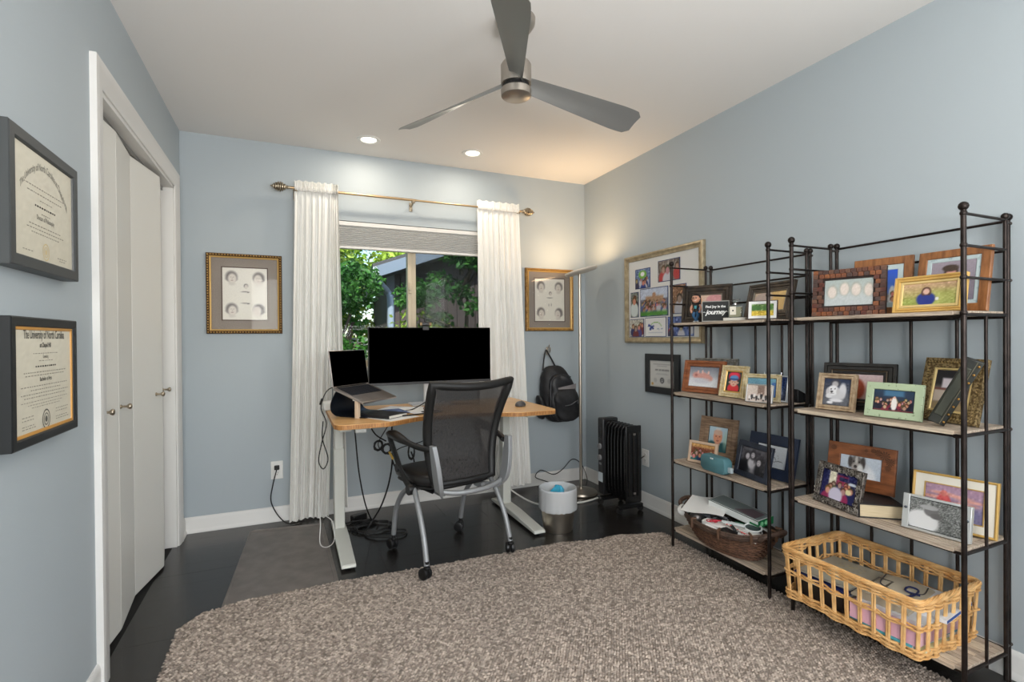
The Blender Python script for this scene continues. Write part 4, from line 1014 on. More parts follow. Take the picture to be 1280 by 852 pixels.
def logo(p):
    p.c[:] = 236; p.noise(1, 1)
    for k in range(60):
        a = pi*(.12+.72*k/59); p.ell(.52+.30*cos(a), .42+.34*sin(a), .012, .02, (120,180,60), 1, .6)
    for (x, y, rx, ry) in ((.22,.56,.10,.05),(.32,.50,.08,.09),(.25,.40,.05,.09),(.38,.42,.05,.06),(.18,.62,.05,.04),(.40,.56,.06,.04)): p.ell(x, y, rx, ry, (38,64,140), 1, .3)
    for k in range(9): p.ell(.58+.035*k, .42, .013, .022, (60,90,150), 1, .5)
    for k in range(4): p.ell(.64+.035*k, .33, .011, .018, (60,90,150), 1, .5)
    p.rect(.15,.18,.85,.205,(170,180,200),.8,.02)
cell(X_(.295), X_(.56), Z_(.075), Z_(.275), logo)
cell(X_(.59), X_(.88), Z_(.08), Z_(.27), grp(8,7,.35,.6,.14,(90,110,170)))
obj('glass', plane(cw, chh, .04, .04, .006), MATS.get('picture_glass'), ct)
# small black framed certificate below it
sw, sh_ = .328, .262
sc = thing('framed_certificate', 'small certificate in a wide black frame on the right wall below the collage', 'picture frame', (XR-.02, 2.651, .796), R(-90))
obj('frame_moulding', mitre(sw, sh_, [(0,.02),(0,.002),(.002,0),(.042,0),(.044,.003),(.044,.012)]), M('frame_matte_black', (32,34,36), .55), sc, smooth=30)
obj('backing', MB().box(-sw/2+.004,sw/2-.004,.018,.02,.004,sh_-.004), M('frame_back_black'), sc)
p = Pic(sw-.088, sh_-.088, 40, bg=(204,204,200), bg2=(198,198,192)); p.rect(.04,.05,.96,.95,(212,212,208)); p.rect(.15,.86,.85,.885,(150,150,150)); p.rect(.3,.79,.7,.805,(170,170,170))
for k, (a, b) in enumerate(((.22,.34),(.37,.46),(.48,.60),(.62,.78))): p.rect(a,.62,b,.68,(120,120,122),.9,.02)
p.rect(.3,.52,.7,.535,(180,180,180)); p.rect(.25,.47,.75,.485,(180,180,180))
p.ell(.5,.25,.085,.11,(60,62,66)); p.ell(.5,.25,.05,.065,(190,190,190)); p.ell(.5,.25,.025,.035,(50,52,56))
for x in (.22,.78): p.ell(x,.25,.07,.09,(188,188,186)); p.rect(x-.1,.12,x+.1,.13,(150,150,150))
p.ell(.10,.10,.05,.05,(196,160,90)); p.build('certificate', sc, Matrix.Translation((0,.010,.044)))
obj('glass', plane(sw, sh_, .044, .044, .006), MATS.get('picture_glass'), sc)

# ------------------------------------------------------------------ the two iron etageres
slat_ms = [M('weathered_slat_%d' % k, tuple(min(255, v+18) for v in c), .7, col2=c2, nscale=7, stretch=(14,1,14), bump=.25, bscale=40, bstretch=(8,1,8), mix=(.4,.75), detail=6)
           for k, (c, c2) in enumerate([((186,168,146),(146,126,108)), ((172,156,138),(124,108,94)), ((194,178,156),(152,134,116)), ((158,142,124),(112,96,84))])]
SX0, SX1 = 1.94, 2.205
levels = [.112, .490, .864, 1.247]
def etagere(label, ya, yb, seed):
    """ya = far front post, yb = near front post"""
    t = thing('etagere', label, 'shelf unit', (1.94, (ya+yb)/2, 0), 0, 'dark iron etageres along the right wall')
    L = ya-yb; h2 = L/2; rg = random.Random(seed)
    xb = 2.190-1.94; xp = 2.222-1.94
    ir = 0.0078
    def ballp(mb, x, y, z, r): mb.ball((x, y, z), r, 10)
    for s in (1, -1):
        fp = MB().tube([(0,s*h2,.0),(0,s*h2,1.565)], ir, 10).lathe([(.0001,0),(.011,0),(.010,.006),(.0001,.007)], 12, (0,s*h2,0)); ballp(fp, 0, s*h2, 1.575, .0145)
        for z in (1.553,1.453,1.352,1.240): ballp(fp, 0, s*h2, z, .0105)
        obj('front_post', fp, iron_m, t, smooth=60)
        sp = MB().tube([(xb,s*h2,.012),(xb,s*h2,1.555)], ir*.8, 10); ballp(sp, xb, s*h2, 1.565, .012)
        obj('side_post', sp, iron_m, t, smooth=60)
        obj('side_bar', MB().tube([(xb*.52,s*h2,.085),(xb*.52,s*h2,1.235)], ir*.62, 8), iron_m, t, smooth=60)
        for z in (1.553,1.453,1.352): obj('side_rail', MB().tube([(0,s*h2,z),(xb,s*h2,z)], ir*.6, 8), iron_m, t, smooth=60)
        for z in levels: obj('side_rail', MB().tube([(0,s*h2,z-.012),(xb,s*h2,z-.012)], ir*.75, 8), iron_m, t, smooth=60)
        y_ = s*(h2-.012) if s == 1 else s*h2+.0
        pp = MB().tube([(xp,s*(h2-.006),.0),(xp,s*(h2-.006),1.555)], ir*.9, 10); ballp(pp, xp, s*(h2-.006), 1.566, .013)
        obj('back_post', pp, iron_m, t, smooth=60)
        for z in (1.545,1.353,.85,.12): obj('hinge_pin', MB().tube([(xb-.004,s*(h2-.002),z),(xp+.008,s*(h2-.004),z)], .004, 8).ball((xp+.01,s*(h2-.004),z), .006, 8), M('pin_steel', (96,90,86), .4, .8), t)
    for z in (1.553,1.453,1.352,1.235,.852,.478,.10): obj('back_rail', MB().tube([(xp,-h2+.006,z),(xp,h2-.006,z)], ir*.62, 8), iron_m, t, smooth=60)
    for k in (1,2,3): obj('back_bar', MB().tube([(xp,-h2+L*k/4,.10),(xp,-h2+L*k/4,1.235)], ir*.75, 8), iron_m, t, smooth=60)
    nsl = 13; wd = (SX1-SX0+.004)/nsl
    sm_ = [MB().box(-wd/2+.0016, wd/2-.0016, -h2+.028, h2-.028, -.012, 0).mesh('slat', m) for m in slat_ms]
    em = MB().box(.004, SX1-SX0-.004, -.0125, .0125, -.010, .0005).mesh('end_slat', slat_ms[1])
    for z in levels:
        sf = obj('shelf', MB().tube([(.012,-h2,-.0175),(.012,h2,-.0175)], .0045, 8).tube([(xb-.005,-h2,-.018),(xb-.005,h2,-.018)], .006, 8)
                 .box(.02,xb-.02,-h2*.55-.01,-h2*.55+.01,-.0165,-.0115).box(.02,xb-.02,h2*.55-.01,h2*.55+.01,-.0165,-.0115), iron_m, t, smooth=60, loc=(0,0,z))
        for k in range(nsl): link('slat', rg.choice(sm_), sf, (-.006+wd*(k+.5), 0, rg.uniform(-.0012,.0006)))
        for s in (1, -1):
            link('end_slat', em, sf, (0, s*(h2-.0155), 0), bevel=.001, seg=1)
            obj('clip', MB().bx((.035,s*(h2-.03),-.020), (.030,.016,.012)), iron_m, sf)
    return t
etagere('dark iron shelf unit with weathered slat shelves holding the brown basket, left one', 2.212, 1.593, 1)
etagere('dark iron shelf unit with weathered slat shelves holding the light wicker basket, right one', 1.479, .884, 2)
zT, z2, z3, z4 = [z+.0008 for z in levels[::-1]]

# ------------------------------------------------------------------ things on the left unit
bw_wood = M('orange_wood', (150,88,50), .42, col2=(116,64,34), nscale=6, stretch=(3,3,14), coat=.2)
oakf = M('oak_frame', (152,100,58), .45, col2=(118,74,40), nscale=6, stretch=(16,3,3), coat=.1)
darkf = M('frame_dark_bronze', (48,42,38), .38, .4, col2=(78,66,54), nscale=40)
silverf = M('frame_silver', (168,166,162), .35, .8, col2=(120,118,112), nscale=80)
creamf = M('frame_cream_gold', (208,194,160), .5, .1, col2=(182,162,116), nscale=70)
G2 = 'framed photographs on the shelves'
def F_(label, x, y, z, yaw, w, h, lean, rings, pic, inset, **k): return frame(label, (x, y, z), yaw, w, h, rings, pic, inset, lean, **k)
pk_ = Pic(1,.7,40,bg=(206,176,156),bg2=(176,150,140)); pk_.ell(.78,.72,.3,.3,(196,140,140)); pk_.ell(.15,.45,.2,.6,(230,160,110)); pk_.ell(.45,.2,.35,.3,(140,150,176)); pk_.noise(5,2)
F_('dark bronze stepped photo frame behind the figurine on the top left shelf', 2.075, 2.10, zT, -60, .262, .208, 11, [('frame_moulding', darkf, stepp(.052)), ('inner_liner', M('liner_silver', (150,142,130), .4, .7), [(.050,.002),(.052,0),(.055,.002)])], pk_, .056)
# figurine
fg = thing('bobblehead_figurine', 'small big-headed figurine with long dark hair, black shirt and blue jeans', 'figurine', (1.985, 2.075, zT), R(-62))
skin = M('figurine_skin', (206,150,124), .5); hair = M('figurine_hair', (34,24,22), .5); jean = M('figurine_jeans', (38,84,122), .6); shirt = M('figurine_shirt', (18,18,20), .6)
bd = MB().rings([[Vector((rx*cos(2*pi*k/14), ry*sin(2*pi*k/14), z)) for k in range(14)] for z, rx, ry in ((.054,.014,.010),(.060,.0165,.012),(.072,.014,.010),(.086,.018,.012),(.094,.019,.011),(.099,.012,.008),(.102,.006,.006),(.106,.0055,.0055))], True, True)
obj('torso', bd, shirt, fg, smooth=60)
obj('shirt_print', MB().bx((.001,-.0115,.080), (.012,.002,.016)), M('figurine_teal', (70,150,160), .6), fg)
obj('leg', MB().tube(spline([(.007,0,.058),(.010,-.001,.034),(-.004,0,.010),(-.006,0,.006)], 4), [.0095]*4+[.0075]*4+[.0058]*5, 10), jean, fg, smooth=60)
obj('leg', MB().tube(spline([(-.008,0,.058),(-.012,0,.034),(.005,.003,.012),(.009,.003,.006)], 4), [.0095]*4+[.0075]*4+[.0058]*5, 10), jean, fg, smooth=60)
for x in (-.007,.010): obj('shoe', MB().ball((x,-.004,.004), .007, 10, 1, 1.7, .6), M('figurine_shoe', (200,206,210), .5), fg)
for s in (-1,1):
    obj('arm', MB().tube(spline([(s*.018,0,.093),(s*.027,.001,.074),(s*.022,-.008,.058)], 4), [.006]*4+[.0048]*4+[.0042], 8), skin, fg, smooth=60)
    obj('hand', MB().ball((s*.021,-.009,.055), .0058, 8), skin, fg)
obj('head', MB().ball((0,-.002,.126), .022, 18, .92, .92, 1.12), skin, fg, smooth=70)
obj('nose', MB().ball((0,-.0225,.124), .003, 8), skin, fg)
obj('smile', MB().tube(spline([(-.007,-.0195,.1165),(0,-.0215,.1135),(.007,-.0195,.1165)], 4), .0011, 6), M('figurine_mouth', (236,230,226), .5), fg)
for s in (-1,1):
    obj('eye', MB().ball((s*.0075,-.0205,.1295), .0028, 8), M('figurine_eye', (30,24,22), .3), fg)
    obj('ear', MB().ball((s*.0205,0,.125), .0045, 8, .5), skin, fg)
obj('glasses', MB().tube([Vector((-.0078+.0055*cos(2*pi*k/12), -.0235, .1295+.0045*sin(2*pi*k/12))) for k in range(12)], .0007, 5, closed=True).tube([Vector((.0078+.0055*cos(2*pi*k/12), -.0235, .1295+.0045*sin(2*pi*k/12))) for k in range(12)], .0007, 5, closed=True), black_m, fg)
hm = MB(); hr = []
for z, rx, ry, yo in ((.082,.020,.008,.012),(.095,.024,.012,.010),(.112,.0255,.016,.008),(.128,.0255,.020,.006),(.142,.024,.022,.003),(.150,.017,.017,.001),(.155,.006,.007,0)):
    hr.append([Vector((rx*cos(2*pi*k/18), ry*sin(2*pi*k/18)*(1 if sin(2*pi*k/18) > 0 or z > .141 else .25)+yo, z)) for k in range(18)])
obj('hair', hm.rings(hr, True, True), hair, fg, smooth=60)
# sign
sg = thing('tabletop_sign', 'small black box sign with white lettering about joy in the journey', 'sign', (1.975, 1.93, zT), R(-55))
obj('sign_block', MB().box(-.066,.066,0,.028,0,.104), M('sign_black', (30,32,32), .6), sg, bevel=.001)
obj('sign_border', mitre(.132,.104,[(0,.001),(0,-.001),(.004,-.001),(.004,.001)]), M('sign_edge', (150,148,142), .6), sg)
wt = M('sign_white', (232,232,230), .6)
v, f = text_mesh('Find Joy in the', .0165, .0006); obj('lettering', MB().add(v, f).xf(Matrix.Translation((0,-.0012,.070)) @ Matrix.Rotation(R(90),4,'X')), wt, sg, smooth=0)
v, f = text_mesh('journey', .034, .0008, .35, space=.9); obj('lettering', MB().add(v, f).xf(Matrix.Translation((0,-.0012,.037)) @ Matrix.Rotation(R(90),4,'X')), wt, sg, smooth=0)
obj('flourish', MB().tube(spline([(-.060,-.001,.046),(-.054,-.001,.049),(-.049,-.001,.045)],4),.0010,5).tube(spline([(.049,-.001,.045),(.054,-.001,.049),(.060,-.001,.046)],4),.0010,5), wt, sg)
# perfume bottle on a stack of pale coasters
co = tag(obj('pale_block', MB().box(-.05,.05,-.03,.03,0,.014), M('block_grey', (196,192,182), .6), loc=(1.985,1.815,zT), rot=(0,0,R(-58)), bevel=.002), 'pale flat box under the square glass perfume bottle', 'box')
pf = thing('perfume_bottle', 'square glass perfume bottle with cream label and clear stopper', 'bottle', (1.985, 1.815, zT+.0145), R(-58))
gcl = glass('clear_glass', (222,226,220), .12)
obj('bottle_glass', MB().box(-.032,.032,-.014,.014,0,.062), gcl, pf, bevel=.004)
obj('perfume', MB().box(-.026,.026,-.009,.009,.004,.052), M('perfume_amber', (214,200,158), .2, alpha=.7), pf)
obj('label', MB().box(-.022,.006,-.0150,-.0142,.014,.054), M('label_cream', (222,216,200), .6), pf)
obj('label_emblem', MB().ball((-.008,-.0152,.034), .004, 8, 1, .2), black_m, pf)
obj('neck', MB().lathe([(.0001,.060),(.007,.060),(.007,.070),(.0001,.070)], 14), M('perfume_cap', (206,206,204), .25, .6), pf)
obj('stopper', MB().bx((0,0,.079), (.020,.016,.016)), gcl, pf, bevel=.004)
obj('ribbon', MB().tube(spline([(-.016,-.006,.082),(-.004,-.01,.086),(.010,-.008,.084),(.024,-.004,.088)],4), .002, 6), M('ribbon_dark', (60,60,60), .5), pf)
# small white frame with a yellow-green landscape
pc = Pic(.1,.06,40,bg=(150,170,120),bg2=(190,170,70)); pc.rect(0,.45,1,1,(110,140,80)); pc.noise(24,5,.4,1,2); pc.rect(0,0,1,.42,(204,176,66)); pc.noise(16,6,0,.42,2)
for x in (.1,.3,.62,.82): pc.ell(x,.68,.12,.22,(76,116,60))
F_('small white frame with a yellow and green meadow picture, top left shelf', 1.975, 1.655, zT, -62, .124, .086, 10, [('frame_moulding', M('frame_thin_dark', (60,40,36), .5), flatp(.003)), ('white_mat', whitemat, [(.003,.001),(.015,.001),(.0155,.005)])], pc, .0155, depth=.012)
pk2 = Pic(1,.6,40,bg=(206,184,160),bg2=(220,196,150)); pk2.ell(.8,.5,.35,.7,(224,186,120)); pk2.ell(.3,.7,.3,.3,(190,170,160)); pk2.ell(.45,.75,.05,.3,(120,90,80)); pk2.noise(5,9)
F_('wide dark brown stepped frame leaning at the right end of the top left shelf', 2.085, 1.735, zT, -101, .300, .182, 13, [('frame_moulding', darkf, stepp(.040)), ('inner_liner', M('liner_silver'), [(.038,.003),(.041,.001),(.045,.004)])], pk2, .046)

pc = Pic(1,.66,50,bg=(120,124,134),bg2=(226,228,232)); pc.rect(0,0,1,.42,(214,216,220),1,.2)
for (x, y, rx, ry) in ((.24,.58,.13,.16),(.40,.55,.12,.14),(.50,.62,.07,.12),(.60,.50,.14,.18),(.70,.42,.12,.14)): pc.ell(x, y, rx, ry, (204,150,140), 1, .5)
for (x, y) in ((.30,.74),(.45,.76),(.66,.72)): pc.ell(x, y, .03, .09, (222,180,170), 1, .5)
pc.ell(.24,.58,.05,.06,(160,90,84),.8,.6); pc.ell(.45,.30,.3,.14,(190,190,200),.8,.6); pc.noise(5,3)
F_('orange-brown wooden frame with a newborn baby photo on the left unit', 2.027, 2.086, z2, -80.4, .250, .176, 11.3, [('frame_moulding', bw_wood, stepp(.034, n=2))], pc, .035)
F_('weathered grey silver frame mostly hidden behind the newborn baby frame', 2.120, 2.095, z2, -74, .250, .186, 11, [('frame_moulding', silverf, stepp(.03))], Pic(1,.7,10,bg=(150,150,150)), .03)
def boy(p):
    p.ell(.5,.78,.42,.28,(200,40,60),1,.3); p.ell(.5,.88,.34,.14,(226,60,84),1,.6); p.ell(.5,.12,.42,.30,(206,52,56)); p.ell(.5,.45,.26,.22,(214,168,146)); p.ell(.2,.45,.06,.06,(206,156,134)); p.ell(.8,.45,.06,.06,(206,156,134))
    p.ell(.5,.70,.32,.15,(96,140,190)); p.rect(.2,.60,.8,.66,(40,60,110),1,.05); p.ell(.5,.52,.03,.02,(60,40,36)); p.ell(.40,.48,.04,.02,(70,50,46)); p.ell(.60,.48,.04,.02,(70,50,46)); p.ell(.5,.34,.08,.02,(180,90,90))
pc = Pic(.07,.1,26,34,bg=(36,66,58),bg2=(40,60,54)); boy(pc)
F_('small gold frame with a boy in a blue cap and red shirt', 2.008, 1.868, z2, -88, .150, .160, 12.6, [('frame_moulding', creamf, stepp(.026, n=2)), ('gold_liner', M('gold_light'), [(.024,.002),(.028,0),(.032,.004)])], pc, .034, insety=.034, beads=(M('gold_light'), .010, .012, .0035))
pc = Pic(1,.8,40,bg=(110,160,180),bg2=(90,110,120)); pc.rect(0,.0,.86,.68,(206,206,204)); pc.rect(.86,0,1,.8,(70,110,170)); pc.noise(8,2)
F_('cream ridged frame holding a blue seaside picture, right of the boy portrait', 2.020, 1.705, z2, -68.9, .168, .127, 11.8, [('frame_moulding', creamf, stepp(.020, n=2))], pc, .021)
def bwg(p):
    p.rect(.42,.45,.7,1,(150,126,114)); p.noise(8,4)
    for k in range(9):
        x = .12+.095*k; y = .25+.06*(k % 3)
        p.ell(x,y,.06,.14,(60,56,58) if k % 2 else (220,214,210),1,.4); p.ell(x,y+.15,.035,.055,(206,186,176)); p.ell(x-.01,y-.16,.03,.05,(40,38,40),1,.5)
pc = Pic(1,.7,44,bg=(206,190,178),bg2=(200,186,178)); bwg(pc)
F_('unframed silver-edged group photo of children, in front of the cream frame', 1.966, 1.672, z2, -76, .122, .083, 12, [('frame_moulding', M('photo_edge_silver', (206,206,204), .35, .4), flatp(.004))], pc, .004, depth=.010)
def navyp(p): p.ell(.45,.6,.3,.35,(60,90,150)); p.ell(.5,.3,.25,.25,(150,160,190),.8,.6); p.noise(22,6,k=2)
pc = Pic(.07,.12,26,bg=(40,60,110),bg2=(60,64,80)); navyp(pc)
F_('blue-toned photo in a clear frame at the right end of the middle left shelf', 2.075, 1.657, z2, -84, .082, .122, 10, [('frame_moulding', M('frame_acrylic', (206,212,218), .2), flatp(.006))], pc, .007, depth=.01)
wb2 = tag(obj('wire_stand', MB().tube([(-.04,0,0),(-.04,.02,.13),(.04,.02,.13),(.04,0,0)], .0016, 6).tube([(-.04,.014,.11),(.04,.014,.11)], .0014, 6), M('wire_silver', (170,172,176), .3, .9), loc=(2.13,1.735,z2), rot=(0,0,R(-75))), 'thin wire stand behind the cream frame on the middle left shelf', 'stand')
bb = tag(obj('black_box', MB().prism([(0,0),(.05,0),(.05,.04),(0,.062)], 0, .05).xf(Matrix.Rotation(R(90),4,'X') @ Matrix.Identity(4)), M('box_black', (18,18,20), .5), loc=(2.128,1.642,z2), bevel=.002), 'black wedge-shaped box at the right end of the middle left shelf', 'box')

greyw = M('frame_driftwood', (150,124,100), .6, col2=(112,88,68), nscale=6, stretch=(3,3,18), bump=.2, bscale=40)
def oldman(p):
    p.rect(0,0,1,1,(176,196,206),.0); p.ell(.5,.10,.62,.30,(52,96,98)); p.ell(.18,.12,.3,.3,(44,84,88)); p.ell(.85,.12,.28,.3,(44,84,88)); p.ell(.5,.58,.25,.24,(216,150,118)); p.ell(.5,.74,.24,.10,(206,170,150)); p.ell(.5,.86,.16,.05,(220,214,206),.6,.5)
    p.ell(.4,.60,.04,.02,(120,80,70)); p.ell(.6,.60,.04,.02,(120,80,70)); p.ell(.5,.53,.03,.05,(196,120,100)); p.ell(.5,.45,.09,.02,(150,84,80)); p.ell(.5,.33,.14,.06,(206,150,126)); p.ell(.92,.5,.12,.3,(170,200,180),.6,.8)
pc = Pic(.1,.15,30,44,bg=(180,202,214),bg2=(150,170,176)); oldman(pc)
F_('tall driftwood frame with a smiling older man in a teal shirt', 2.110, 2.075, z3, -80.6, .222, .236, 11, [('frame_moulding', greyw, stepp(.052, n=2))], pc, .056, insety=.040)
pc = Pic(1,.65,40,bg=(196,150,90),bg2=(120,90,80)); pc.rect(0,.3,1,.8,(120,70,50),1,.1); pc.noise(14,5,k=2); pc.crowd(9,.2,.6,.14,9,((40,60,100),(200,60,60),(230,230,230),(40,110,110)))
F_('small wooden frame with a group photo leaning before the older man portrait', 2.000, 2.062, z3, -75.5, .165, .116, 12.2, [('frame_moulding', M('frame_light_wood', (196,170,146), .5), flatp(.014))], pc, .015)
def bwfam(p):
    p.noise(12,2,k=3)
    for (x, y, r, tl_) in ((.25,.66,.13,.05),(.47,.74,.12,-.03),(.74,.50,.13,-.05)):
        p.ell(x-.01, y-.34, r*1.25, r*1.9, (34,34,38) if x != .47 else (186,184,190), 1, .5)
        p.ell(x, y-.02, r*1.0, r*1.55, (44,42,46), 1, .6); p.ell(x+tl_*.3, y-.02, r*.60, r*.95, (190,186,192), 1, .5)
        for s in (-1,1): p.ell(x+tl_*.3+s*r*.24, y+.02, r*.11, r*.10, (96,92,98), .9, 1)
        p.ell(x+tl_*.3, y-r*.55, r*.24, r*.10, (120,110,116), .9, 1); p.ell(x+r*.7, y-.2, r*.3, r*1.2, (66,64,68), .7, .8)
    p.rect(.42,.02,.60,.40,(170,168,174),.6,.1); p.ell(.10,.15,.22,.3,(22,22,26),1,.5)
pc = Pic(1,.75,44,bg=(90,88,94),bg2=(50,50,54)); bwfam(pc)
F_('dark blue-black frame with a black and white photo of three people, front of its shelf', 1.992, 1.748, z3, -99.7, .225, .170, 13.3, [('frame_moulding', M('frame_blueblack', (30,34,44), .4, col2=(52,58,72), nscale=18), flatp(.026))], pc, .027)
def sketchp(p):
    p.noise(3,2)
    for k in range(50):
        t = k/49; p.ell(.12+.76*t, .28+.05*sin(t*9), .010, .014, (60,60,64), .9, .6)
        if k < 34: p.ell(.30+.012*k, .70-.012*k+.06*sin(k*.3), .010, .014, (50,50,54), .9, .6); p.ell(.34+.016*k*.5, .34+.012*k, .009, .014, (50,50,54), .9, .6)
    for k in range(30): p.ell(.45+.3*cos(pi*k/29), .35+.45*sin(pi*k/29), .009, .012, (90,90,92), .8, .6)
pc = Pic(1,.62,50,bg=(206,210,214),bg2=(190,196,202)); sketchp(pc)
navyf = M('frame_navy', (32,42,62), .5)
F_('navy blue frame with a fine line drawing behind the dark family frame', 2.090, 1.725, z3, -88.5, .257, .206, 13, [('frame_moulding', navyf, [(0,.014),(0,0),(.002,-.001),(.048,0),(.05,.006)])], pc, .050, insety=.052)
sp = thing('bluetooth_speaker', 'rounded teal portable speaker on the third shelf of the left unit', 'speaker', (1.957, 1.915, z3), R(-94))
teal = M('speaker_teal', (78,122,130), .6, bump=.3, bscale=700)
def rbox(w, d, h, r, n=8, taper=1):
    rings = []
    pts = []
    for cx_, cz_, a0 in ((w/2-r, h-r, 0), (-w/2+r, h-r, 90), (-w/2+r, r, 180), (w/2-r, r, 270)):
        for k in range(n+1): a = R(a0+90*k/n); pts.append((cx_+r*cos(a), cz_+r*sin(a)))
    for s, y in ((.90,-d/2),(.97,-d/2+.004),(1,-d/2+.012),(1,d/2-.012),(.97,d/2-.004),(.90,d/2)):
        rings.append([Vector((x*(1-(1-s)*h/w), y, h/2+(z-h/2)*s)) for x, z in pts])
    return MB().rings(rings, True, True)
obj('speaker_body', rbox(.172,.050,.082,.026), teal, sp, smooth=50)
v, f = text_mesh('BOSE', .009, .0006, .1); obj('logo', MB().add(v, f).xf(Matrix.Translation((-.002,-.0253,.066)) @ Matrix.Rotation(R(90),4,'X')), M('sign_white', (232,232,230), .6), sp, smooth=0)
obj('strap_loop', MB().bx((.098,.0,.030), (.026,.014,.026)), M('strap_grey', (168,182,188), .5), sp, bevel=.003)

# brown basket, boat shaped, woven
bk = thing('brown_basket', 'dark brown boat-shaped woven basket full of odds and ends on the bottom shelf', 'basket', (2.005, 1.885, levels[0]+.001))
wick_d = M('wicker_dark', (108,76,56), .6, col2=(74,50,38), nscale=50, island=.35)
wick_d2 = M('wicker_dark_rim', (88,68,56), .55, col2=(60,44,36), nscale=50)
def oval(a, b, z, n=64, ph=0, amp=0, k=16, rise=0, off=0):
    out = []
    for i in range(n):
        t = 2*pi*i/n; r = 1+amp*sin(k*t+ph); out.append(Vector((b*r*cos(t), a*r*sin(t)+off, z+rise*abs(sin(t))**4)))
    return out
shell_ = MB().rings([oval(a*.985, b*.985, z, 48, rise=rs_) for a, b, z, rs_ in ((.02,.01,.004,0),(.17,.085,.004,0),(.205,.108,.03,.004),(.235,.130,.07,.012),(.258,.146,.115,.03),(.250,.140,.115,.03),(.22,.12,.07,.012),(.16,.08,.012,0),(.02,.01,.012,0))], True, True)
obj('basket_lining', shell_, wick_d2, bk, smooth=50)
nrow = 16
wv = MB()
for r in range(nrow):
    t = r/(nrow-1); a = .172+.088*t**.75; b = .086+.062*t**.75; z = .006+.106*t; rise = .03*t*t
    wv.tube(oval(a, b, z, 128, ph=pi*(r % 2), amp=.018, k=30, rise=rise), .0042, 5, closed=True)
o = obj('woven_strands', wv, wick_d, bk, smooth=60); o['kind'] = 'stuff'
for k in range(3): obj('rim_band', MB().tube(oval(.262+.004*(k == 1), .150+.004*(k == 1), .112+.009*k, 96, ph=k*2, amp=.006, k=24, rise=.032), .0062, 6, closed=True), wick_d2, bk, smooth=60)
for i in range(10):
    t = 2*pi*(i+.5)/10
    obj('rim_wrap', MB().tube([(.158*cos(t)*1.03,.266*sin(t)*1.03,.098+.032*abs(sin(t))**4),(.158*cos(t)*1.04,.266*sin(t)*1.04,.140+.032*abs(sin(t))**4),(.142*cos(t),.25*sin(t),.140+.032*abs(sin(t))**4)], .006, 6, sq=1.3), M('wrap_brown', (90,64,46), .6), bk)
for s in (-1,1):
    obj('handle', MB().tube(spline([(-.07,s*.245,.135),(-.06,s*.272,.160),(0,s*.288,.170),(.06,s*.272,.160),(.07,s*.245,.135)], 5), .011, 8), wick_d2, bk, smooth=60)

bx0, by0 = 2.005, 1.885
def place(o, label, cat, group='odds and ends in the brown basket'): return tag(o, label, cat, group)
# box, white with green end
gb = thing('product_box', 'white flat cardboard box with green end and grey lid in the brown basket', 'box', (2.055, 1.86, .298), R(-86)); gb.rotation_euler = (R(4), R(5), R(-86))
obj('carton', MB().box(-.145,.145,-.055,.055,-.018,.018), M('carton_white', (214,218,216), .6), gb, bevel=.001)
obj('green_end', MB().box(.1452,.147,-.055,.055,-.018,.018).box(.10,.1455,-.0555,-.0545,-.010,.0), M('carton_green', (16,108,62), .5), gb)
obj('green_stripe', MB().box(-.145,.1455,-.0556,.0556,.0145,.0178), M('carton_darkgreen', (40,66,58), .5), gb)
obj('lid_print', MB().box(-.14,.14,-.05,.05,.0182,.0188), M('carton_grey', (112,122,122), .5), gb)
obj('lid_picture', MB().prism([(.0,-.035),(.12,-.045),(.12,.03),(.05,.035)], .0189,.0193), M('carton_mauve', (92,78,84), .5), gb)
for y in (-.03,.0): 
    obj('end_emblem', MB().lathe([(.007,0),(.011,0),(.011,.0008),(.007,.0008)], 16, (.1472,y,0), mat=Matrix.Rotation(R(90),4,'Y')), M('emblem_mint', (130,200,150), .5), gb)
s1 = place(obj('paper_sheet', MB().rings([[Vector((x, -.105, .004*sin(x*30))), Vector((x, .105, .004*sin(x*30)+.004))] for x in np.linspace(-.105,.105,14)], False), M('paper_bright', (226,226,224), .8), loc=(1.985,2.005,.290), rot=(R(6),R(-2),R(-60)), smooth=60), 'white sheet of paper sticking out of the left end of the brown basket', 'paper')
s2 = place(obj('paper_sheet', MB().bx((0,0,0), (.16,.11,.002)), M('paper_bright', (226,226,224), .8), loc=(1.935,1.835,.246), rot=(R(12),R(4),R(-80)), smooth=0), 'white envelope tucked under the cables in the brown basket', 'envelope')
s3 = place(obj('white_carton', MB().bx((0,0,0), (.16,.07,.045)), M('carton_white2', (220,218,214), .6), loc=(1.925,1.86,.232), rot=(R(5),R(3),R(-82)), bevel=.003), 'white small carton at the front of the brown basket', 'box')
s4 = place(obj('paper_tag', MB().bx((0,0,0), (.05,.035,.001)), M('tag_tan', (176,142,98), .7), loc=(1.935,2.02,.272), rot=(R(10),0,R(-30))), 'tan patterned paper tag on the white sheet in the brown basket', 'tag')
ball_ = place(obj('metal_cup', MB().lathe([(.0001,-.03),(.025,-.026),(.036,-.01),(.037,.004),(.030,.022),(.012,.034),(.0001,.036)], 24), M('cup_grey', (92,88,86), .3, .6), loc=(1.915,2.005,.240), smooth=60), 'round dark grey metal pot at the left end of the brown basket', 'pot')
gg = thing('swim_goggles', 'dark lens goggles with white rim on top of the brown basket', 'goggles', (2.0, 1.73, .262), R(-80)); gg.rotation_euler = (R(20), 0, R(-85))
obj('lens', MB().lathe([(.0001,0),(.034,0),(.0345,.003),(.0001,.008)], 26, sx=1.2, sy=.8), M('goggle_lens', (52,66,66), .2, coat=.3), gg, smooth=50)
obj('rim', MB().tube([Vector((.042*cos(2*pi*k/26), .028*sin(2*pi*k/26), .004)) for k in range(26)], .004, 8, closed=True), M('goggle_rim', (216,220,220), .4), gg)
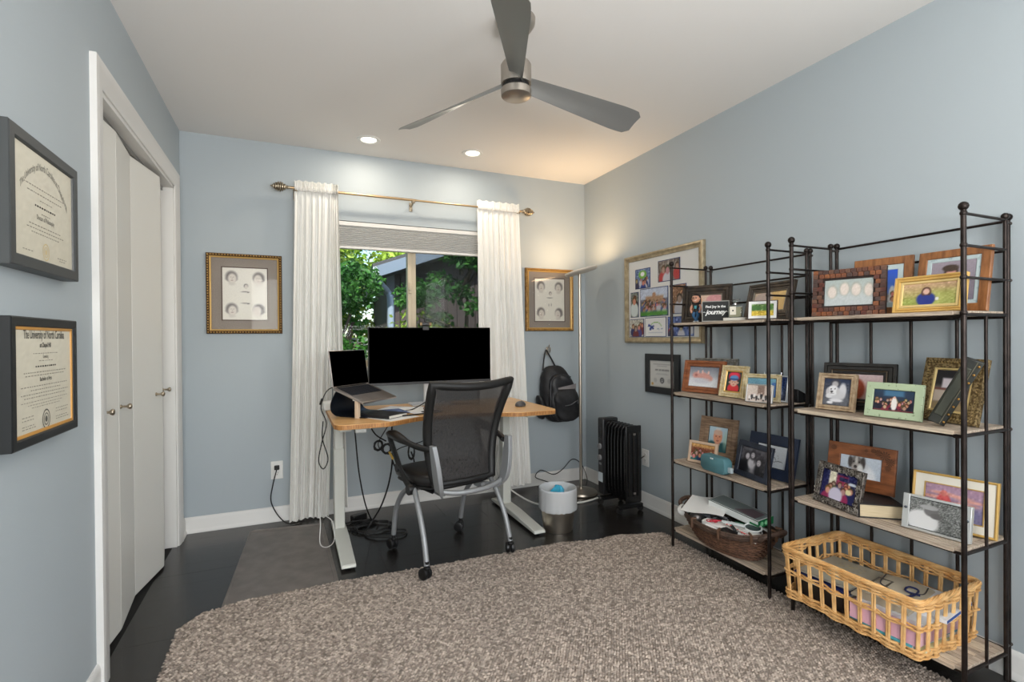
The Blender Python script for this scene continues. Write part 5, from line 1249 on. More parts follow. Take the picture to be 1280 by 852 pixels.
gw = thing('headphones', 'white and grey ear cup with band at the left end of the brown basket', 'headphones', (1.905, 2.09, .252), R(20))
obj('ear_cup', MB().lathe([(.012,-.012),(.034,-.010),(.036,.006),(.028,.014),(.018,.010),(.012,.0)], 26, sx=1.15, sy=.85, mat=Matrix.Rotation(R(50),4,'X')), M('cup_white', (206,206,202), .4), gw, smooth=60)
obj('ear_pad', MB().lathe([(.0001,0),(.017,.004),(.0001,.008)], 18, mat=Matrix.Rotation(R(50),4,'X')), blackr_m, gw)
rc = M('cord_red', (186,40,58), .5)
rg2 = random.Random(11)
def wiggle(cx, cy, cz, r, n, seed, sx=1, sy=1.3, dz=.012):
    rr = random.Random(seed); return [(cx+rr.uniform(-r, r)*sx, cy+rr.uniform(-r, r)*sy, cz+rr.uniform(0, dz)) for _ in range(n)]
cable('red_cord', wiggle(1.912,1.86,.258,.035,8,3), .0022, rc, 'thin red cord tangled on the white carton in the brown basket', group='odds and ends in the brown basket')
cable('tangled_cord', wiggle(1.955,1.90,.262,.05,12,5), .0034, blackcab_m, 'tangled black cord in the middle of the brown basket', group='odds and ends in the brown basket')
cable('tangled_cord', wiggle(1.96,1.95,.262,.045,10,7), .0045, M('cord_grey', (70,72,76), .5), 'tangled dark grey cord left of the middle of the brown basket', group='odds and ends in the brown basket')
cable('tangled_cord', wiggle(1.975,1.74,.245,.045,10,8), .0030, whitecab_m, 'tangled white cord at the right end of the brown basket', group='odds and ends in the brown basket')
cable('tangled_cord', wiggle(1.985,2.0,.262,.045,10,9), .0028, whitecab_m, 'tangled white cord at the left part of the brown basket', group='odds and ends in the brown basket')
cable('striped_cord', [(1.92,1.83,.266),(1.93,1.78,.262),(1.925,1.72,.255),(1.94,1.67,.25)], .004, M('cord_redwhite', (214,206,200), .5, col2=(190,60,60), nscale=160, mix=(.49,.51)), 'red and white striped cord at the front right of the brown basket', group='odds and ends in the brown basket')
for k, (x, y, z, rz, rx, d, col, lb, ct_) in enumerate([
    (1.95,1.93,.268,-70,12,(.13,.016,.012),(44,46,50),'dark grey gadget arm lying across the brown basket','gadget'),
    (1.965,1.905,.276,-95,-10,(.11,.014,.012),(88,90,94),'grey metal tool in the middle of the brown basket','tool'),
    (1.93,1.79,.262,-120,20,(.09,.014,.010),(30,34,36),'black cable clip at the front of the brown basket','gadget'),
    (1.905,1.785,.232,-85,0,(.075,.05,.035),(20,22,22),'small black box with white mark at the front rim of the brown basket','box'),
    (1.945,1.80,.27,-50,15,(.10,.018,.008),(190,196,196),'pale plastic strip on top of the brown basket','gadget'),
    (1.96,1.71,.240,-80,8,(.09,.07,.02),(214,216,214),'white flat charger at the right end of the brown basket','charger'),
    (2.04,1.70,.262,-100,-25,(.10,.06,.006),(150,150,148),'grey card standing at the rear right of the brown basket','card'),
    (2.01,1.79,.255,-60,5,(.09,.02,.012),(16,84,54),'green plastic piece in the brown basket','gadget'),
    (2.005,1.96,.252,-40,5,(.06,.03,.02),(150,40,44),'dark red small packet in the brown basket','packet')]):
    place(obj('odd_item' if False else lb.split()[-5 if False else 0] and ct_.replace(' ', '_'), MB().bx((0,0,0), d), M('odd_%d' % k, col, .45), loc=(x, y, z), rot=(R(rx), R(4), R(rz)), bevel=.003), lb, ct_)
base_fill = place(obj('folded_cloth', MB().rings([oval(a, b, z, 32, amp=.02, k=7, ph=z*40) for a, b, z in ((.14,.07,.02),(.20,.105,.06),(.205,.11,.085),(.15,.08,.10),(.01,.01,.104))], True, True), M('cloth_dark', (52,50,52), .9), loc=(bx0, by0, levels[0]+.004), smooth=60), 'dark bundled cloth at the bottom of the brown basket', 'cloth')

# ------------------------------------------------------------------ things on the right unit
ms_cols = [(112,66,46),(92,58,46),(136,78,46),(84,60,54),(120,82,62),(150,88,48),(102,50,36)]
tile_ms = [M('mosaic_%d' % k, c, .5, col2=tuple(int(v*.7) for v in c), nscale=60) for k, c in enumerate(ms_cols)]
def fam4(p):
    for (x, y) in ((.16,.52),(.42,.62),(.66,.58),(.92,.55)): p.ell(x,y-.35,.14,.35,(170,176,176)); p.ell(x,y+.02,.12,.26,(150,150,138)); p.ell(x,y,.09,.22,(206,190,178))
    p.c = p.c*.78+np.array((186,190,188))*.22; p.noise(4,2)
pc = Pic(1,.55,46,bg=(150,160,156),bg2=(160,170,172)); fam4(pc)
W_, Hh_ = .250, .188
t, A = F_('photo frame covered in brown mosaic tiles with a faded family photo', 2.005, 1.290, zT, -72, W_, Hh_, 8, [('frame_moulding', M('mosaic_grout', (40,28,24), .8), flatp(.042, y=.003))], pc, .043, depth=.016, insety=.040)
tw_, th_ = .0185, .0172; tm = [MB().bx((0,-.001,0), (.0172,.0055,.0160)).mesh('mosaic_tile', m) for m in tile_ms]
rgm = random.Random(5); nx_, nz_ = 13, 11
for i in range(nx_):
    for j in range(nz_):
        if 2 <= i < nx_-2 and 2 <= j < nz_-2: continue
        x = -W_/2+W_*(i+.5)/nx_+(.004 if j % 2 else -.002)*(0 if i in (0, nx_-1) else 1); z = Hh_*(j+.5)/nz_
        o = link('mosaic_tile', rgm.choice(tm), t); o.matrix_local = A @ Matrix.Translation((x, rgm.uniform(-.001,.0015), z))
pc = Pic(.8,1,26,30,bg=(46,84,190),bg2=(120,150,200)); pc.rect(0,0,1,.25,(140,130,120),1,.1); pc.ell(.85,.3,.1,.2,(220,220,220)); pc.crowd(6,.05,.3,.08,4)
pmat = M('mat_distressed_blue', (178,192,194), .8, col2=(140,158,162), nscale=60, mix=(.6,.7))
F_('oak frame with pale mat and blue-sky photo, behind the mosaic frame', 2.112, 1.232, zT, -80, .200, .228, 8, [('frame_moulding', oakf, flatp(.030)), ('distressed_mat', pmat, [(.030,.004),(.048,.004),(.050,.006)])], pc, .050)
pc = Pic(1,.6,50,bg=(196,160,130),bg2=(150,160,80)); pc.rect(0,0,1,.30,(150,160,84),1,.25); pc.rect(.5,.1,1,.62,(176,178,104),1,.3); pc.noise(9,3,k=2); pc.person(.45,.62,.16,(216,176,160),(90,60,50),(46,58,130),1.1,True); pc.ell(.45,.18,.15,.26,(46,58,130)); pc.ell(.66,.25,.03,.08,(220,220,214))
goldp = M('gold_painted', (206,166,92), .45, .1)
F_('bright gold frame with a woman in blue sitting in a field', 1.985, 1.010, zT, -92, .214, .127, 9, [('frame_moulding', goldp, stepp(.018, n=2)), ('cream_liner', M('liner_cream_gold', (222,196,134), .45, .2), [(.018,.003),(.025,.002),(.027,.006)])], pc, .027, insety=.026)
def manp(p): p.person(.46,.70,.15,(206,150,140),(60,50,44),(60,60,70)); p.ell(.44,.83,.19,.09,(70,58,50)); p.noise(3,2)
pc = Pic(.8,1,34,40,bg=(150,140,150),bg2=(120,112,124)); manp(pc)
F_('large oak frame with pale mat and portrait of a man in a cap', 2.095, 1.000, zT, -91, .215, .224, 10, [('frame_moulding', oakf, flatp(.028)), ('distressed_mat', pmat, [(.028,.004),(.040,.004),(.042,.006)])], pc, .042)

pc = Pic(1,.7,40,bg=(196,172,172),bg2=(180,150,140)); pc.ell(.42,.4,.22,.45,(150,70,50)); pc.ell(.42,.3,.10,.35,(196,110,60),.8,.6); pc.noise(4,3)
blkstep = M('frame_black_step', (34,32,31), .4, .2, col2=(52,48,44), nscale=30)
F_('wide black stepped frame behind the dog photo on the middle right shelf', 2.118, 1.325, z2, -74, .258, .192, 11, [('frame_moulding', blkstep, stepp(.045)), ('inner_liner', M('liner_bronze', (110,96,80), .4, .6), [(.030,-.006),(.032,-.008),(.035,-.005)])], pc, .046)
def wdog(p):
    p.noise(10,3,k=2); p.rect(0,0,1,.4,(98,100,106),.6,.3); p.rect(0,.86,1,1,(40,50,76),.8,.1)
    p.ell(.72,.55,.14,.30,(206,206,210),1,.4); p.ell(.50,.38,.30,.20,(198,198,202),1,.4); p.ell(.42,.84,.19,.15,(66,66,74),1,.4); p.ell(.42,.80,.12,.11,(176,172,174),1,.5)
    p.ell(.36,.56,.21,.19,(226,226,228),1,.3); p.ell(.16,.50,.07,.15,(190,188,190),1,.5); p.ell(.55,.52,.06,.14,(196,194,196),1,.5)
    p.ell(.28,.61,.024,.028,(30,30,34),1,.5); p.ell(.43,.62,.024,.028,(30,30,34),1,.5); p.ell(.31,.51,.05,.04,(18,18,22),1,.4); p.ell(.33,.44,.07,.02,(120,118,120),.8,.8)
    p.ell(.22,.34,.12,.09,(214,214,216),1,.4); p.ell(.50,.18,.26,.06,(218,218,222),1,.4); p.ell(.28,.09,.12,.05,(222,222,226),1,.4)
pc = Pic(1,1,34,bg=(58,64,80),bg2=(92,94,102)); wdog(pc)
F_('small square beige beaded frame with a white dog photo', 2.019, 1.353, z2, -83.5, .145, .151, 12, [('frame_moulding', M('frame_beige', (186,164,136), .5, .15, col2=(150,126,98), nscale=60), stepp(.021, n=2))], pc, .022, beads=(M('bead_beige', (196,176,150), .5), .004, .0075, .0035))
def choir(p):
    p.rect(.25,.72,.75,1,(70,110,140),1,.08); p.crowd(40,.18,.60,.085,3,((30,30,44),(120,40,60),(36,36,50))); p.ell(.52,.35,.07,.34,(226,222,218)); p.ell(.52,.66,.03,.05,(214,170,150))
    p.rect(0,0,1,.06,(120,60,60),1,.05)
pc = Pic(1,.62,60,bg=(44,62,84),bg2=(40,40,54)); choir(pc)
F_('pale green speckled frame with a large wedding group photo', 2.004, 1.132, z2, -85.4, .184, .130, 11.9, [('frame_moulding', M('frame_pale_green', (172,188,156), .6, col2=(120,136,108), nscale=70, mix=(.62,.68)), flatp(.026))], pc, .027)
def kitchen(p):
    p.rect(0,.62,1,1,(24,20,26),1,.1); p.rect(0,.2,.55,.5,(206,190,176),1,.05); p.rect(0,0,1,.18,(160,140,104),1,.1); p.rect(.20,.55,.50,.80,(226,216,222),1,.04); p.rect(.55,.5,.9,.68,(200,206,210),1,.05); p.person(.62,.60,.10,(214,166,146),(110,60,40),(230,190,200)); p.ell(.56,.32,.14,.14,(110,80,150)); p.ell(.56,.14,.05,.10,(206,160,140)); p.rect(.0,.50,.5,.54,(120,60,50),1,.03)
pc = Pic(.7,1,34,44,bg=(60,50,56),bg2=(150,130,110)); kitchen(pc)
orn = M('ornate_gold', (150,128,88), .4, .5, col2=(92,72,40), nscale=130, mix=(.45,.55))
F_('tall ornate antique gold frame with a girl in a purple skirt', 2.080, 1.005, z2, -104, .205, .226, 13, [('frame_moulding', orn, stepp(.036, n=2)), ('cream_liner', M('liner_cream_gold', (222,196,134), .45, .2), [(.035,.001),(.040,.0),(.043,.005)])], pc, .043, insety=.043, beads=(M('bead_gold', (190,164,110), .38, .6), .014, .011, .0052))
# studded leather case leaning over the ornate frame
lc = thing('studded_case', 'dark green-black leather strap case with brass studs leaning on the ornate frame', 'case', (1.985, .985, z2), 0)
p0 = Vector((0,.0,.012)); p1 = Vector((.020,-.100,.226)); ax = (p1-p0).normalized()
sd = Vector((.35,-.80,-.48)); sd = (sd-ax*sd.dot(ax)).normalized(); nn = ax.cross(sd).normalized()
Lc = (p1-p0).length
Mc = Matrix((( sd.x, nn.x, ax.x, p0.x),(sd.y, nn.y, ax.y, p0.y),(sd.z, nn.z, ax.z, p0.z),(0,0,0,1)))
if (nn.x < 0): Mc = Mc @ Matrix.Scale(-1, 4, (0,1,0))
lth = M('leather_greenblack', (44,46,40), .45, col2=(30,32,28), nscale=14, bump=.2, bscale=60)
obj('case_body', MB().box(-.022,.026,-.006,.016,0,Lc).xf(Mc), lth, lc, bevel=.003)
obj('front_flap', MB().box(-.018,.008,-.0105,-.005,.03,Lc-.03).xf(Mc), M('leather_olive', (58,60,50), .4), lc, bevel=.003)
obj('seam', MB().box(.0105,.012,-.0075,-.0055,.004,Lc-.004).xf(Mc), M('seam_tan', (120,112,90), .5), lc)
for k in range(8): obj('brass_stud', MB().ball(Mc @ Vector((.019,-.0065,.014+k*(Lc-.03)/7)), .0042, 8), brass_m, lc, smooth=60)

# third shelf
bk2 = thing('thick_book', 'thick black book with cream pages lying on the lower right shelf', 'book', (2.068, 1.245, z3), R(-38))
obj('cover', MB().box(-.075,.075,-.105,.105,0,.004).box(-.075,.075,-.105,.105,.048,.052).box(-.077,-.071,-.105,.105,0,.052), M('book_black', (22,22,24), .45), bk2, bevel=.0015)
obj('pages', MB().box(-.070,.070,-.101,.101,.004,.048), M('book_pages', (206,190,158), .8, col2=(186,168,136), nscale=20, stretch=(1,1,40)), bk2)
def dogw(p):
    p.ell(.60,.18,.20,.52,(206,208,212),1,.4); p.ell(.74,.12,.14,.36,(222,224,228),1,.5); p.ell(.40,.66,.165,.34,(112,106,102),1,.3)
    p.ell(.245,.70,.055,.26,(70,64,62),1,.5); p.ell(.56,.70,.060,.28,(66,60,58),1,.5); p.ell(.40,.80,.035,.22,(196,190,184),1,.7)
    p.ell(.39,.46,.10,.22,(176,168,162),1,.5); p.ell(.50,.42,.07,.22,(216,214,212),1,.5); p.ell(.38,.50,.045,.07,(52,44,44),1,.4)
    p.ell(.33,.72,.020,.035,(34,28,28),1,.5); p.ell(.47,.72,.020,.035,(34,28,28),1,.5); p.ell(.39,.36,.05,.02,(90,80,78),.8,.8); p.noise(5,3)
pc = Pic(1,.6,46,bg=(196,204,214),bg2=(186,196,208)); dogw(pc)
woodd = M('frame_burl', (142,84,46), .45, col2=(104,58,30), nscale=5, stretch=(3,3,12), coat=.15)
t, A = F_('reddish wooden frame with a grey and white dog photo, standing on the black book', 2.098, 1.309, z3+.0535, -80, .245, .180, 11, [('frame_moulding', woodd, flatp(.048))], pc, .049, insety=.046, easel=False)
fl = MB()
for (x, z, r) in ((.085,.150,.020),(.062,.158,.014),(.104,.128,.016),(.098,.104,.012),(.045,.163,.010),(.020,.160,.007),(-.100,.155,.012)):
    for k in range(10):
        a = 2*pi*k/10; fl.add([A @ Vector(v) for v in ((x,-.0012,z),(x+r*.8*cos(a-.25),-.0012,z+r*.8*sin(a-.25)),(x+r*cos(a),-.0012,z+r*sin(a)),(x+r*.8*cos(a+.2),-.0012,z+r*.8*sin(a+.2)))], [(0,1,2,3)])
obj('carved_flowers', fl, M('carving_dark', (88,52,28), .6), t, smooth=0)
def party(p):
    p.rect(.2,.5,.42,1,(226,220,196),1,.04); p.rect(.42,.55,.75,.92,(150,60,90),1,.05); p.rect(.5,.72,.75,.86,(40,44,80)); p.noise(14,4,k=2); p.crowd(10,.25,.6,.12,6,((40,44,90),(220,214,220),(150,50,90),(230,230,230))); p.ell(.80,.40,.08,.10,(226,216,170)); p.ell(.88,.70,.12,.05,(206,214,226)); p.ell(.45,.15,.2,.3,(206,200,220))
pc = Pic(1,.75,46,bg=(36,40,84),bg2=(46,44,90)); party(pc)
t, A = F_('ornate pewter filigree frame with a party group photo, front of its shelf', 1.962, 1.318, z3, -102.5, .216, .164, 12.3, [('frame_moulding', M('pewter', (118,112,106), .4, .7, col2=(70,64,60), nscale=90, mix=(.45,.55), bump=.8, bscale=160), flatp(.026))], pc, .028)
fl = MB(); rgp = random.Random(3)
for k in range(150):
    s_ = rgp.random()*2*(.216+.164); bd_ = rgp.uniform(.004,.024)
    if s_ < .216: x, z = s_-.108, bd_
    elif s_ < .38: x, z = .108-bd_, s_-.216
    elif s_ < .596: x, z = s_-.38-.108, .164-bd_
    else: x, z = -.108+bd_, s_-.596
    x = max(-.105, min(.105, x)); z = max(.003, min(.161, z)); a = rgp.uniform(0, 6)
    fl.tube([A @ Vector((x+.006*cos(a+b_), -.001-.001*(q_ % 2), z+.006*sin(a+b_))) for q_, b_ in enumerate((0,1.2,2.4,3.4))], .0012, 4)
o = obj('filigree', fl, M('pewter_light', (158,152,144), .4, .7), t, smooth=60); o['kind'] = 'stuff'
def sunset(p):
    p.rect(0,0,1,.42,(120,116,150),1,.25); p.rect(0,.35,.5,.42,(96,80,110),1,.04)
    for k, (x, y) in enumerate(((.3,.75),(.6,.7),(.8,.62),(.15,.6),(.7,.5))): p.ell(x,y,.22,.05,(226,160,140),.8,.8)
    p.ell(.33,.45,.13,.30,(206,90,90)); p.ell(.20,.38,.06,.10,(80,84,90)); p.ell(.33,.75,.06,.10,(206,120,110)); p.noise(8,3,k=2)
pc = Pic(1,.62,54,bg=(176,140,160),bg2=(130,120,150)); sunset(pc)
F_('large thin gold frame with cream mat and a pink sunset photo', 2.090, .990, z3, -79, .234, .186, 12, [('frame_moulding', goldp, [(0,.016),(0,-.001),(.003,-.004),(.007,-.001),(.008,.003)]), ('cream_mat', ivory, [(.008,.003),(.036,.003),(.0365,.005)]), ('inner_fillet', M('gold_light'), [(.034,.002),(.0345,.0015),(.0375,.0015),(.038,.004)])], pc, .038)
def bwm(p):
    p.noise(26,4,k=1); p.ell(.28,.25,.28,.38,(206,206,206)); p.ell(.42,.62,.12,.16,(110,108,108)); p.ell(.38,.76,.16,.08,(160,160,160)); p.ell(.5,.5,.10,.10,(100,98,98))
pc = Pic(1,.6,60,bg=(120,122,120),bg2=(100,102,100)); bwm(pc)
t, A = F_('clear-ended silver frame with a black and white photo of a man in a cap', 1.992, .992, z3, -84, .190, .118, 10, [('frame_moulding', M('frame_bright_silver', (206,208,206), .3, .5), [(0,.018),(0,0),(.002,-.001),(.007,-.001),(.008,.005)])], pc, .009, depth=.018, insety=.010, easel=False)
for x in (-.095,.075): obj('silver_end', MB().box(x,x+.02,-.002,0,0,.118,A), M('frame_bright_silver'), t, bevel=.001)
for x in (-.085,.085): obj('screw', MB().ball(A @ Vector((x,-.003,.07)), .005, 10), M('screw_grey', (90,96,104), .3, .8), t)

# ------------------------------------------------------------------ big light wicker basket
wk = M('wicker_light', (232,188,128), .5, col2=(208,156,94), nscale=22, island=.22)
wk2 = M('wicker_stake', (236,194,134), .5, col2=(216,166,104), nscale=30)
bz = levels[0]+.001
wb = thing('wicker_basket', 'large honey-coloured open wicker basket of magazines on the bottom right shelf', 'basket', (2.027, 1.208, bz))
HXb, HYb, HXt, HYt, HT = .170, .243, .180, .252, .192
def rr_pt(u, hx, hy, r=.03):
    """u in 0..1 around a rounded rectangle"""
    P_ = 4*(hx+hy); s = (u % 1)*P_
    segs = [((hx,-hy),(hx,hy)),((hx,hy),(-hx,hy)),((-hx,hy),(-hx,-hy)),((-hx,-hy),(hx,-hy))]
    for a, b in segs:
        l = abs(b[0]-a[0])+abs(b[1]-a[1])
        if s <= l: x = a[0]+(b[0]-a[0])*s/l; y = a[1]+(b[1]-a[1])*s/l; break
        s -= l
    else: x, y = hx, -hy
    cx_ = max(-hx+r, min(hx-r, x)); cy_ = max(-hy+r, min(hy-r, y)); d = Vector((x-cx_, y-cy_))
    if abs(x) > hx-r and abs(y) > hy-r and d.length > 1e-6: d = d.normalized()*r; x, y = cx_+d.x, cy_+d.y
    return x, y
def bpt(u, t, o=0):
    hx = HXb+(HXt-HXb)*t+o; hy = HYb+(HYt-HYb)*t+o; x, y = rr_pt(u, hx, hy); return Vector((x, y, t*HT))
NS = 36
rgw = random.Random(9)
for k in range(NS):
    u = (k+.5)/NS
    for dd in (-.0022, .0022):
        pts_ = [bpt(u+dd, t) for t in (0,.25,.5,.75,.97)]
        obj('stake', MB().tube(pts_, .0044, 6), wk2, wb, smooth=60)
def strand(t, ph, r=.0034, ofs=.006, slope=0, n=176, jit=.0015):
    out = []
    pj = [rgw.uniform(0, 6) for _ in range(3)]
    for i in range(n):
        u = i/n; w = sin(NS*pi*u+ph); o = w*ofs+jit*sin(13*u*2*pi+pj[0])
        out.append(bpt(u, t+slope*sin(2*pi*NS/4*u+ph)+.006*sin(5*2*pi*u+pj[1])+.005*sin(11*2*pi*u+pj[2]), o))
    return MB().tube(out, r, 5, closed=True)
for (ts, rr) in (([.0,.035,.07,.105,.14], .0040), ([.50,.53,.56], .0036), ([.85,.88,.91,.94,.97], .0040)):
    for k, t in enumerate(ts): obj('weaver_strand', strand(t, pi*(k % 2), rr, .0058, slope=.012), wk, wb, smooth=60)
for k in range(7):   # rolled border
    out = []
    for i in range(200):
        u = i/200; a = 2*pi*(k/7+u*10); p = bpt(u, 1.0, 0); d = bpt(u, 1.0, .01)-p; d.z = 0; d = d.normalized() if d.length > 0 else Vector((1,0,0))
        out.append(p+d*(.0080*cos(a))+Vector((0,0,.0062*sin(a))))
    obj('border_strand', MB().tube(out, .0038, 5, closed=True), wk, wb, smooth=60)
bs = MB()
for i in range(40): x = -HXb+.004+(2*HXb-.008)*i/39; bs.tube([(x,-HYb+.004,.004),(x,HYb-.004,.004)], .0036, 5)
o = obj('woven_floor', bs, wk, wb, smooth=60); o['kind'] = 'stuff'
# magazines and papers
def mag(label, loc, rz, w, h, t, col, top=None, cat='magazine', rx=0, ry=0, pages=(224,220,214), group='magazines and papers in the wicker basket'):
    m = thing('magazine', label, cat, loc, 0, group); m.rotation_euler = (R(rx), R(ry), R(rz))
    obj('pages', MB().box(-w/2,w/2,-h/2,h/2,.0006,t-.0006), M('mag_pages_%d_%d_%d' % pages, pages, .8, col2=tuple(int(v*.9) for v in pages), nscale=30, stretch=(1,1,60)), m)
    obj('cover', MB().box(-w/2-.0005,w/2+.0005,-h/2-.0005,h/2+.0005,0,.0007).box(-w/2-.0005,w/2+.0005,-h/2-.0005,h/2+.0005,t-.0007,t).box(-w/2-.001,-w/2,-h/2,h/2,0,t), M('mag_cover_%d_%d_%d' % col, col, .35), m)
    if top: top(m, w, h, t)
    return m
zz = bz+.016
mag('pale yellow magazine at the bottom right of the wicker basket', (2.01,1.07,zz), 4, .27,.20,.012, (216,206,150), pages=(222,216,196)); 
mag('turquoise magazine in the right half of the wicker basket', (2.0,1.085,zz+.0125), -3, .275,.21,.010, (84,170,186))
mag('thick pink paper stack in the right half of the wicker basket', (2.0,1.085,zz+.023), 2, .28,.215,.058, (216,168,184), pages=(220,180,192), cat='paper stack')
mag('white paper pad on the pink stack in the wicker basket', (2.015,1.08,zz+.0815), 5, .27,.21,.012, (224,226,230))
mag('dark magazine pile at the bottom left of the wicker basket', (2.02,1.33,zz), 0, .26,.19,.060, (44,38,34), pages=(70,58,48), cat='paper stack')
mag('white magazine under the navy one at the left of the wicker basket', (2.02,1.32,zz+.0605), 3, .27,.20,.010, (214,216,222))
mag('navy blue magazine at the left of the wicker basket', (2.02,1.32,zz+.071), -2, .28,.21,.013, (28,44,108), pages=(120,130,160))
mag('white magazine with blue spine at the right end of the wicker basket', (2.06,1.03,zz+.094), 8, .22,.15,.012, (226,228,232), pages=(60,90,160))
def mapt(m, w, h, t):
    p = Pic(w, h, 50, bg=(176,174,160), bg2=(170,168,156)); rg = random.Random(4)
    for k in range(110): p.rect(*(lambda x, y: (x, y, x+.03, y+.022))(rg.uniform(.2,.85), rg.uniform(.2,.75)), (196,180,110) if rg.random() < .5 else (140,140,130), .8, .01)
    p.build('cover_print', m, Matrix.Translation((0,h/2,t+.0004)) @ Matrix.Rotation(R(90),4,'X'))
mag('grey newspaper with a table of small listings, left part of the wicker basket', (2.025,1.33,zz+.086), 6, .27,.20,.007, (176,174,164), mapt, pages=(190,188,180), cat='newspaper', ry=2)
tb_ = thing('tote_bag', 'folded khaki canvas pouch with dark blue cord on the wicker basket papers', 'bag', (2.01,1.125,zz+.095), R(8))
cv = M('canvas_khaki', (186,176,156), .85, bump=.3, bscale=200)
fb = []
for i, x in enumerate(np.linspace(-.125,.125,15)):
    fb.append([Vector((x, y, .004+.020*math.sqrt(max(0, 1-(y/.09)**2))*(1+.15*sin(x*40)))) for y in np.linspace(-.088,.088,15)]+[Vector((x,.088,0)), Vector((x,-.088,0))])
obj('canvas_body', MB().rings(fb, True, True), cv, tb_, smooth=50)
obj('edge_binding', MB().tube(spline([(-.122,.085,.010),(-.05,.0,.030),(.0,.045,.028),(.125,.075,.016)], 5), .0022, 6).tube(spline([(-.06,-.075,.014),(.0,-.05,.024),(.05,-.07,.018),(.12,-.06,.018)], 5), .0022, 6), M('binding_dark', (58,58,62), .7), tb_)
obj('cord', MB().tube(spline([(-.06,-.04,.029),(-.01,-.06,.026),(.05,-.055,.026),(.04,-.03,.032),(.0,-.035,.031),(.02,-.07,.022)], 6), .0032, 8), M('cord_navy', (30,40,90), .6), tb_)
obj('patch', mitre(.10,.05,[(0,.001),(0,-.001),(.006,-.001),(.006,.001)]).xf(Matrix.Translation((0,.02,.0255)) @ Matrix.Rotation(R(-90),4,'X')), M('patch_dark', (92,86,76), .8), tb_)
# ------------------------------------------------------------------ outdoors, seen through the window
GZ = -.55
g = struct('ground', MB().box(-14,16,D_+T+.02,26,GZ-.1,GZ), M('ground_mulch', (64,70,40), .95, col2=(56,44,32), nscale=3, bump=.5, bscale=12))
leafms = {}
def leafm(name, c, c2):
    return M(name, c, .5, col2=c2, nscale=2.5, island=.45, trans=.42, spec=.3)
lf_a = leafm('leaf_bright', (120,156,54), (84,126,40)); lf_b = leafm('leaf_mid', (70,118,48), (46,88,40)); lf_c = leafm('leaf_teal', (66,128,88), (44,100,66)); lf_d = leafm('leaf_yellowgreen', (172,192,84), (130,160,56))
def leaves(blobs, n, size, seed, asp=.55):
    """blobs: (x,y,z,rx,ry,rz); a leaf is a folded four-point blade"""
    rg = np.random.default_rng(seed); B = np.array(blobs, float)
    w = B[:,3]*B[:,4]*B[:,5]; idx = rg.choice(len(B), n, p=w/w.sum()); b = B[idx]
    d = rg.normal(size=(n,3)); d /= np.linalg.norm(d, axis=1)[:,None]; r = rg.random(n)**.38
    c = b[:,:3]+d*b[:,3:6]*r[:,None]
    t = rg.normal(size=(n,3)); t[:,2] = t[:,2]*.6-.35; t /= np.linalg.norm(t, axis=1)[:,None]
    s = np.cross(t, rg.normal(size=(n,3))); s /= np.linalg.norm(s, axis=1)[:,None]; nn = np.cross(t, s)
    L = (size*rg.uniform(.7,1.35,n))[:,None]
    V = np.stack([c, c+t*L*.45+s*L*asp*.5-nn*L*.08, c+t*L, c+t*L*.45-s*L*asp*.5-nn*L*.08], 1).reshape(-1,3)
    k = np.arange(n)*4; F = np.concatenate([np.stack([k,k+1,k+2],1), np.stack([k,k+2,k+3],1)])
    return V, F
def leafmesh(V, F, mt):
    me = bpy.data.meshes.new('foliage'); me.vertices.add(len(V)); me.vertices.foreach_set('co', V.ravel().astype(np.float32))
    me.loops.add(F.size); me.loops.foreach_set('vertex_index', F.ravel().astype(np.int32)); me.polygons.add(len(F))
    me.polygons.foreach_set('loop_start', np.arange(0, F.size, 3, dtype=np.int32)); me.update(calc_edges=True); me.materials.append(mt)
    return me
bark = M('bark', (84,70,58), .9, col2=(54,44,36), nscale=14, bump=.6, bscale=20)
def tree(label, x, y, h, cr, mt, n, size, seed, low=.0, name='leafy_tree', cat='tree', group='trees outside the window'):
    t = thing(name, label, cat, (x, y, GZ), 0, group); rg = random.Random(seed)
    tr = MB().tube(spline([(0,0,0),(rg.uniform(-.1,.1),0,h*.3),(rg.uniform(-.2,.2),.1,h*.6),(rg.uniform(-.2,.2),0,h*.9)], 4), [max(.02, .11*h/5*(1-.07*k)) for k in range(13)], 8)
    blobs = []
    for k in range(22):
        a = rg.uniform(0, 2*pi); rr = cr*rg.uniform(.15,.85); z = h*(low+(1-low)*rg.random()); q_ = math.sqrt(max(.15, 1-((z/h-.55)/.6)**2))
        p = Vector((rr*q_*cos(a), rr*q_*sin(a), z)); s = cr*rg.uniform(.22,.40); blobs.append((p.x, p.y, p.z, s, s, s*.7))
        if k % 2 == 0: tr.tube([(0,0,max(.1, z-.4*rr-.2)), (p.x*.5,p.y*.5,z-.15*rr), (p.x,p.y,p.z)], [.035,.022,.010], 6)
    obj('trunk', tr, bark, t, smooth=60)
    V, F = leaves(blobs, n, size, seed); o = link('foliage', leafmesh(V, F, mt), t); o['kind'] = 'stuff'
    return t
tree('bright green leafy tree outside, nearest one behind the left window pane', -.15, 7.6, 4.6, 1.35, lf_b, 14000, .085, 1)
tree('sunlit yellow-green tree outside, beyond the roof edge in the left pane', 1.0, 13.5, 7.5, 2.3, lf_d, 15000, .15, 2)
tree('dark green bushy tree outside, at the far left of the left pane', -2.2, 10.0, 5.5, 2.0, lf_a, 13000, .13, 3)
tree('tall broad green tree far outside behind the others', -1.0, 17.0, 9.0, 3.4, lf_a, 15000, .20, 4)
tree('small leafy tree in front of the dark siding, seen in the right pane', 2.15, 6.6, 3.0, .80, lf_b, 4200, .085, 5, .35)
tree('green tree at the right edge of the right window pane', 3.05, 6.3, 4.2, .62, lf_c, 4200, .11, 6, .1)
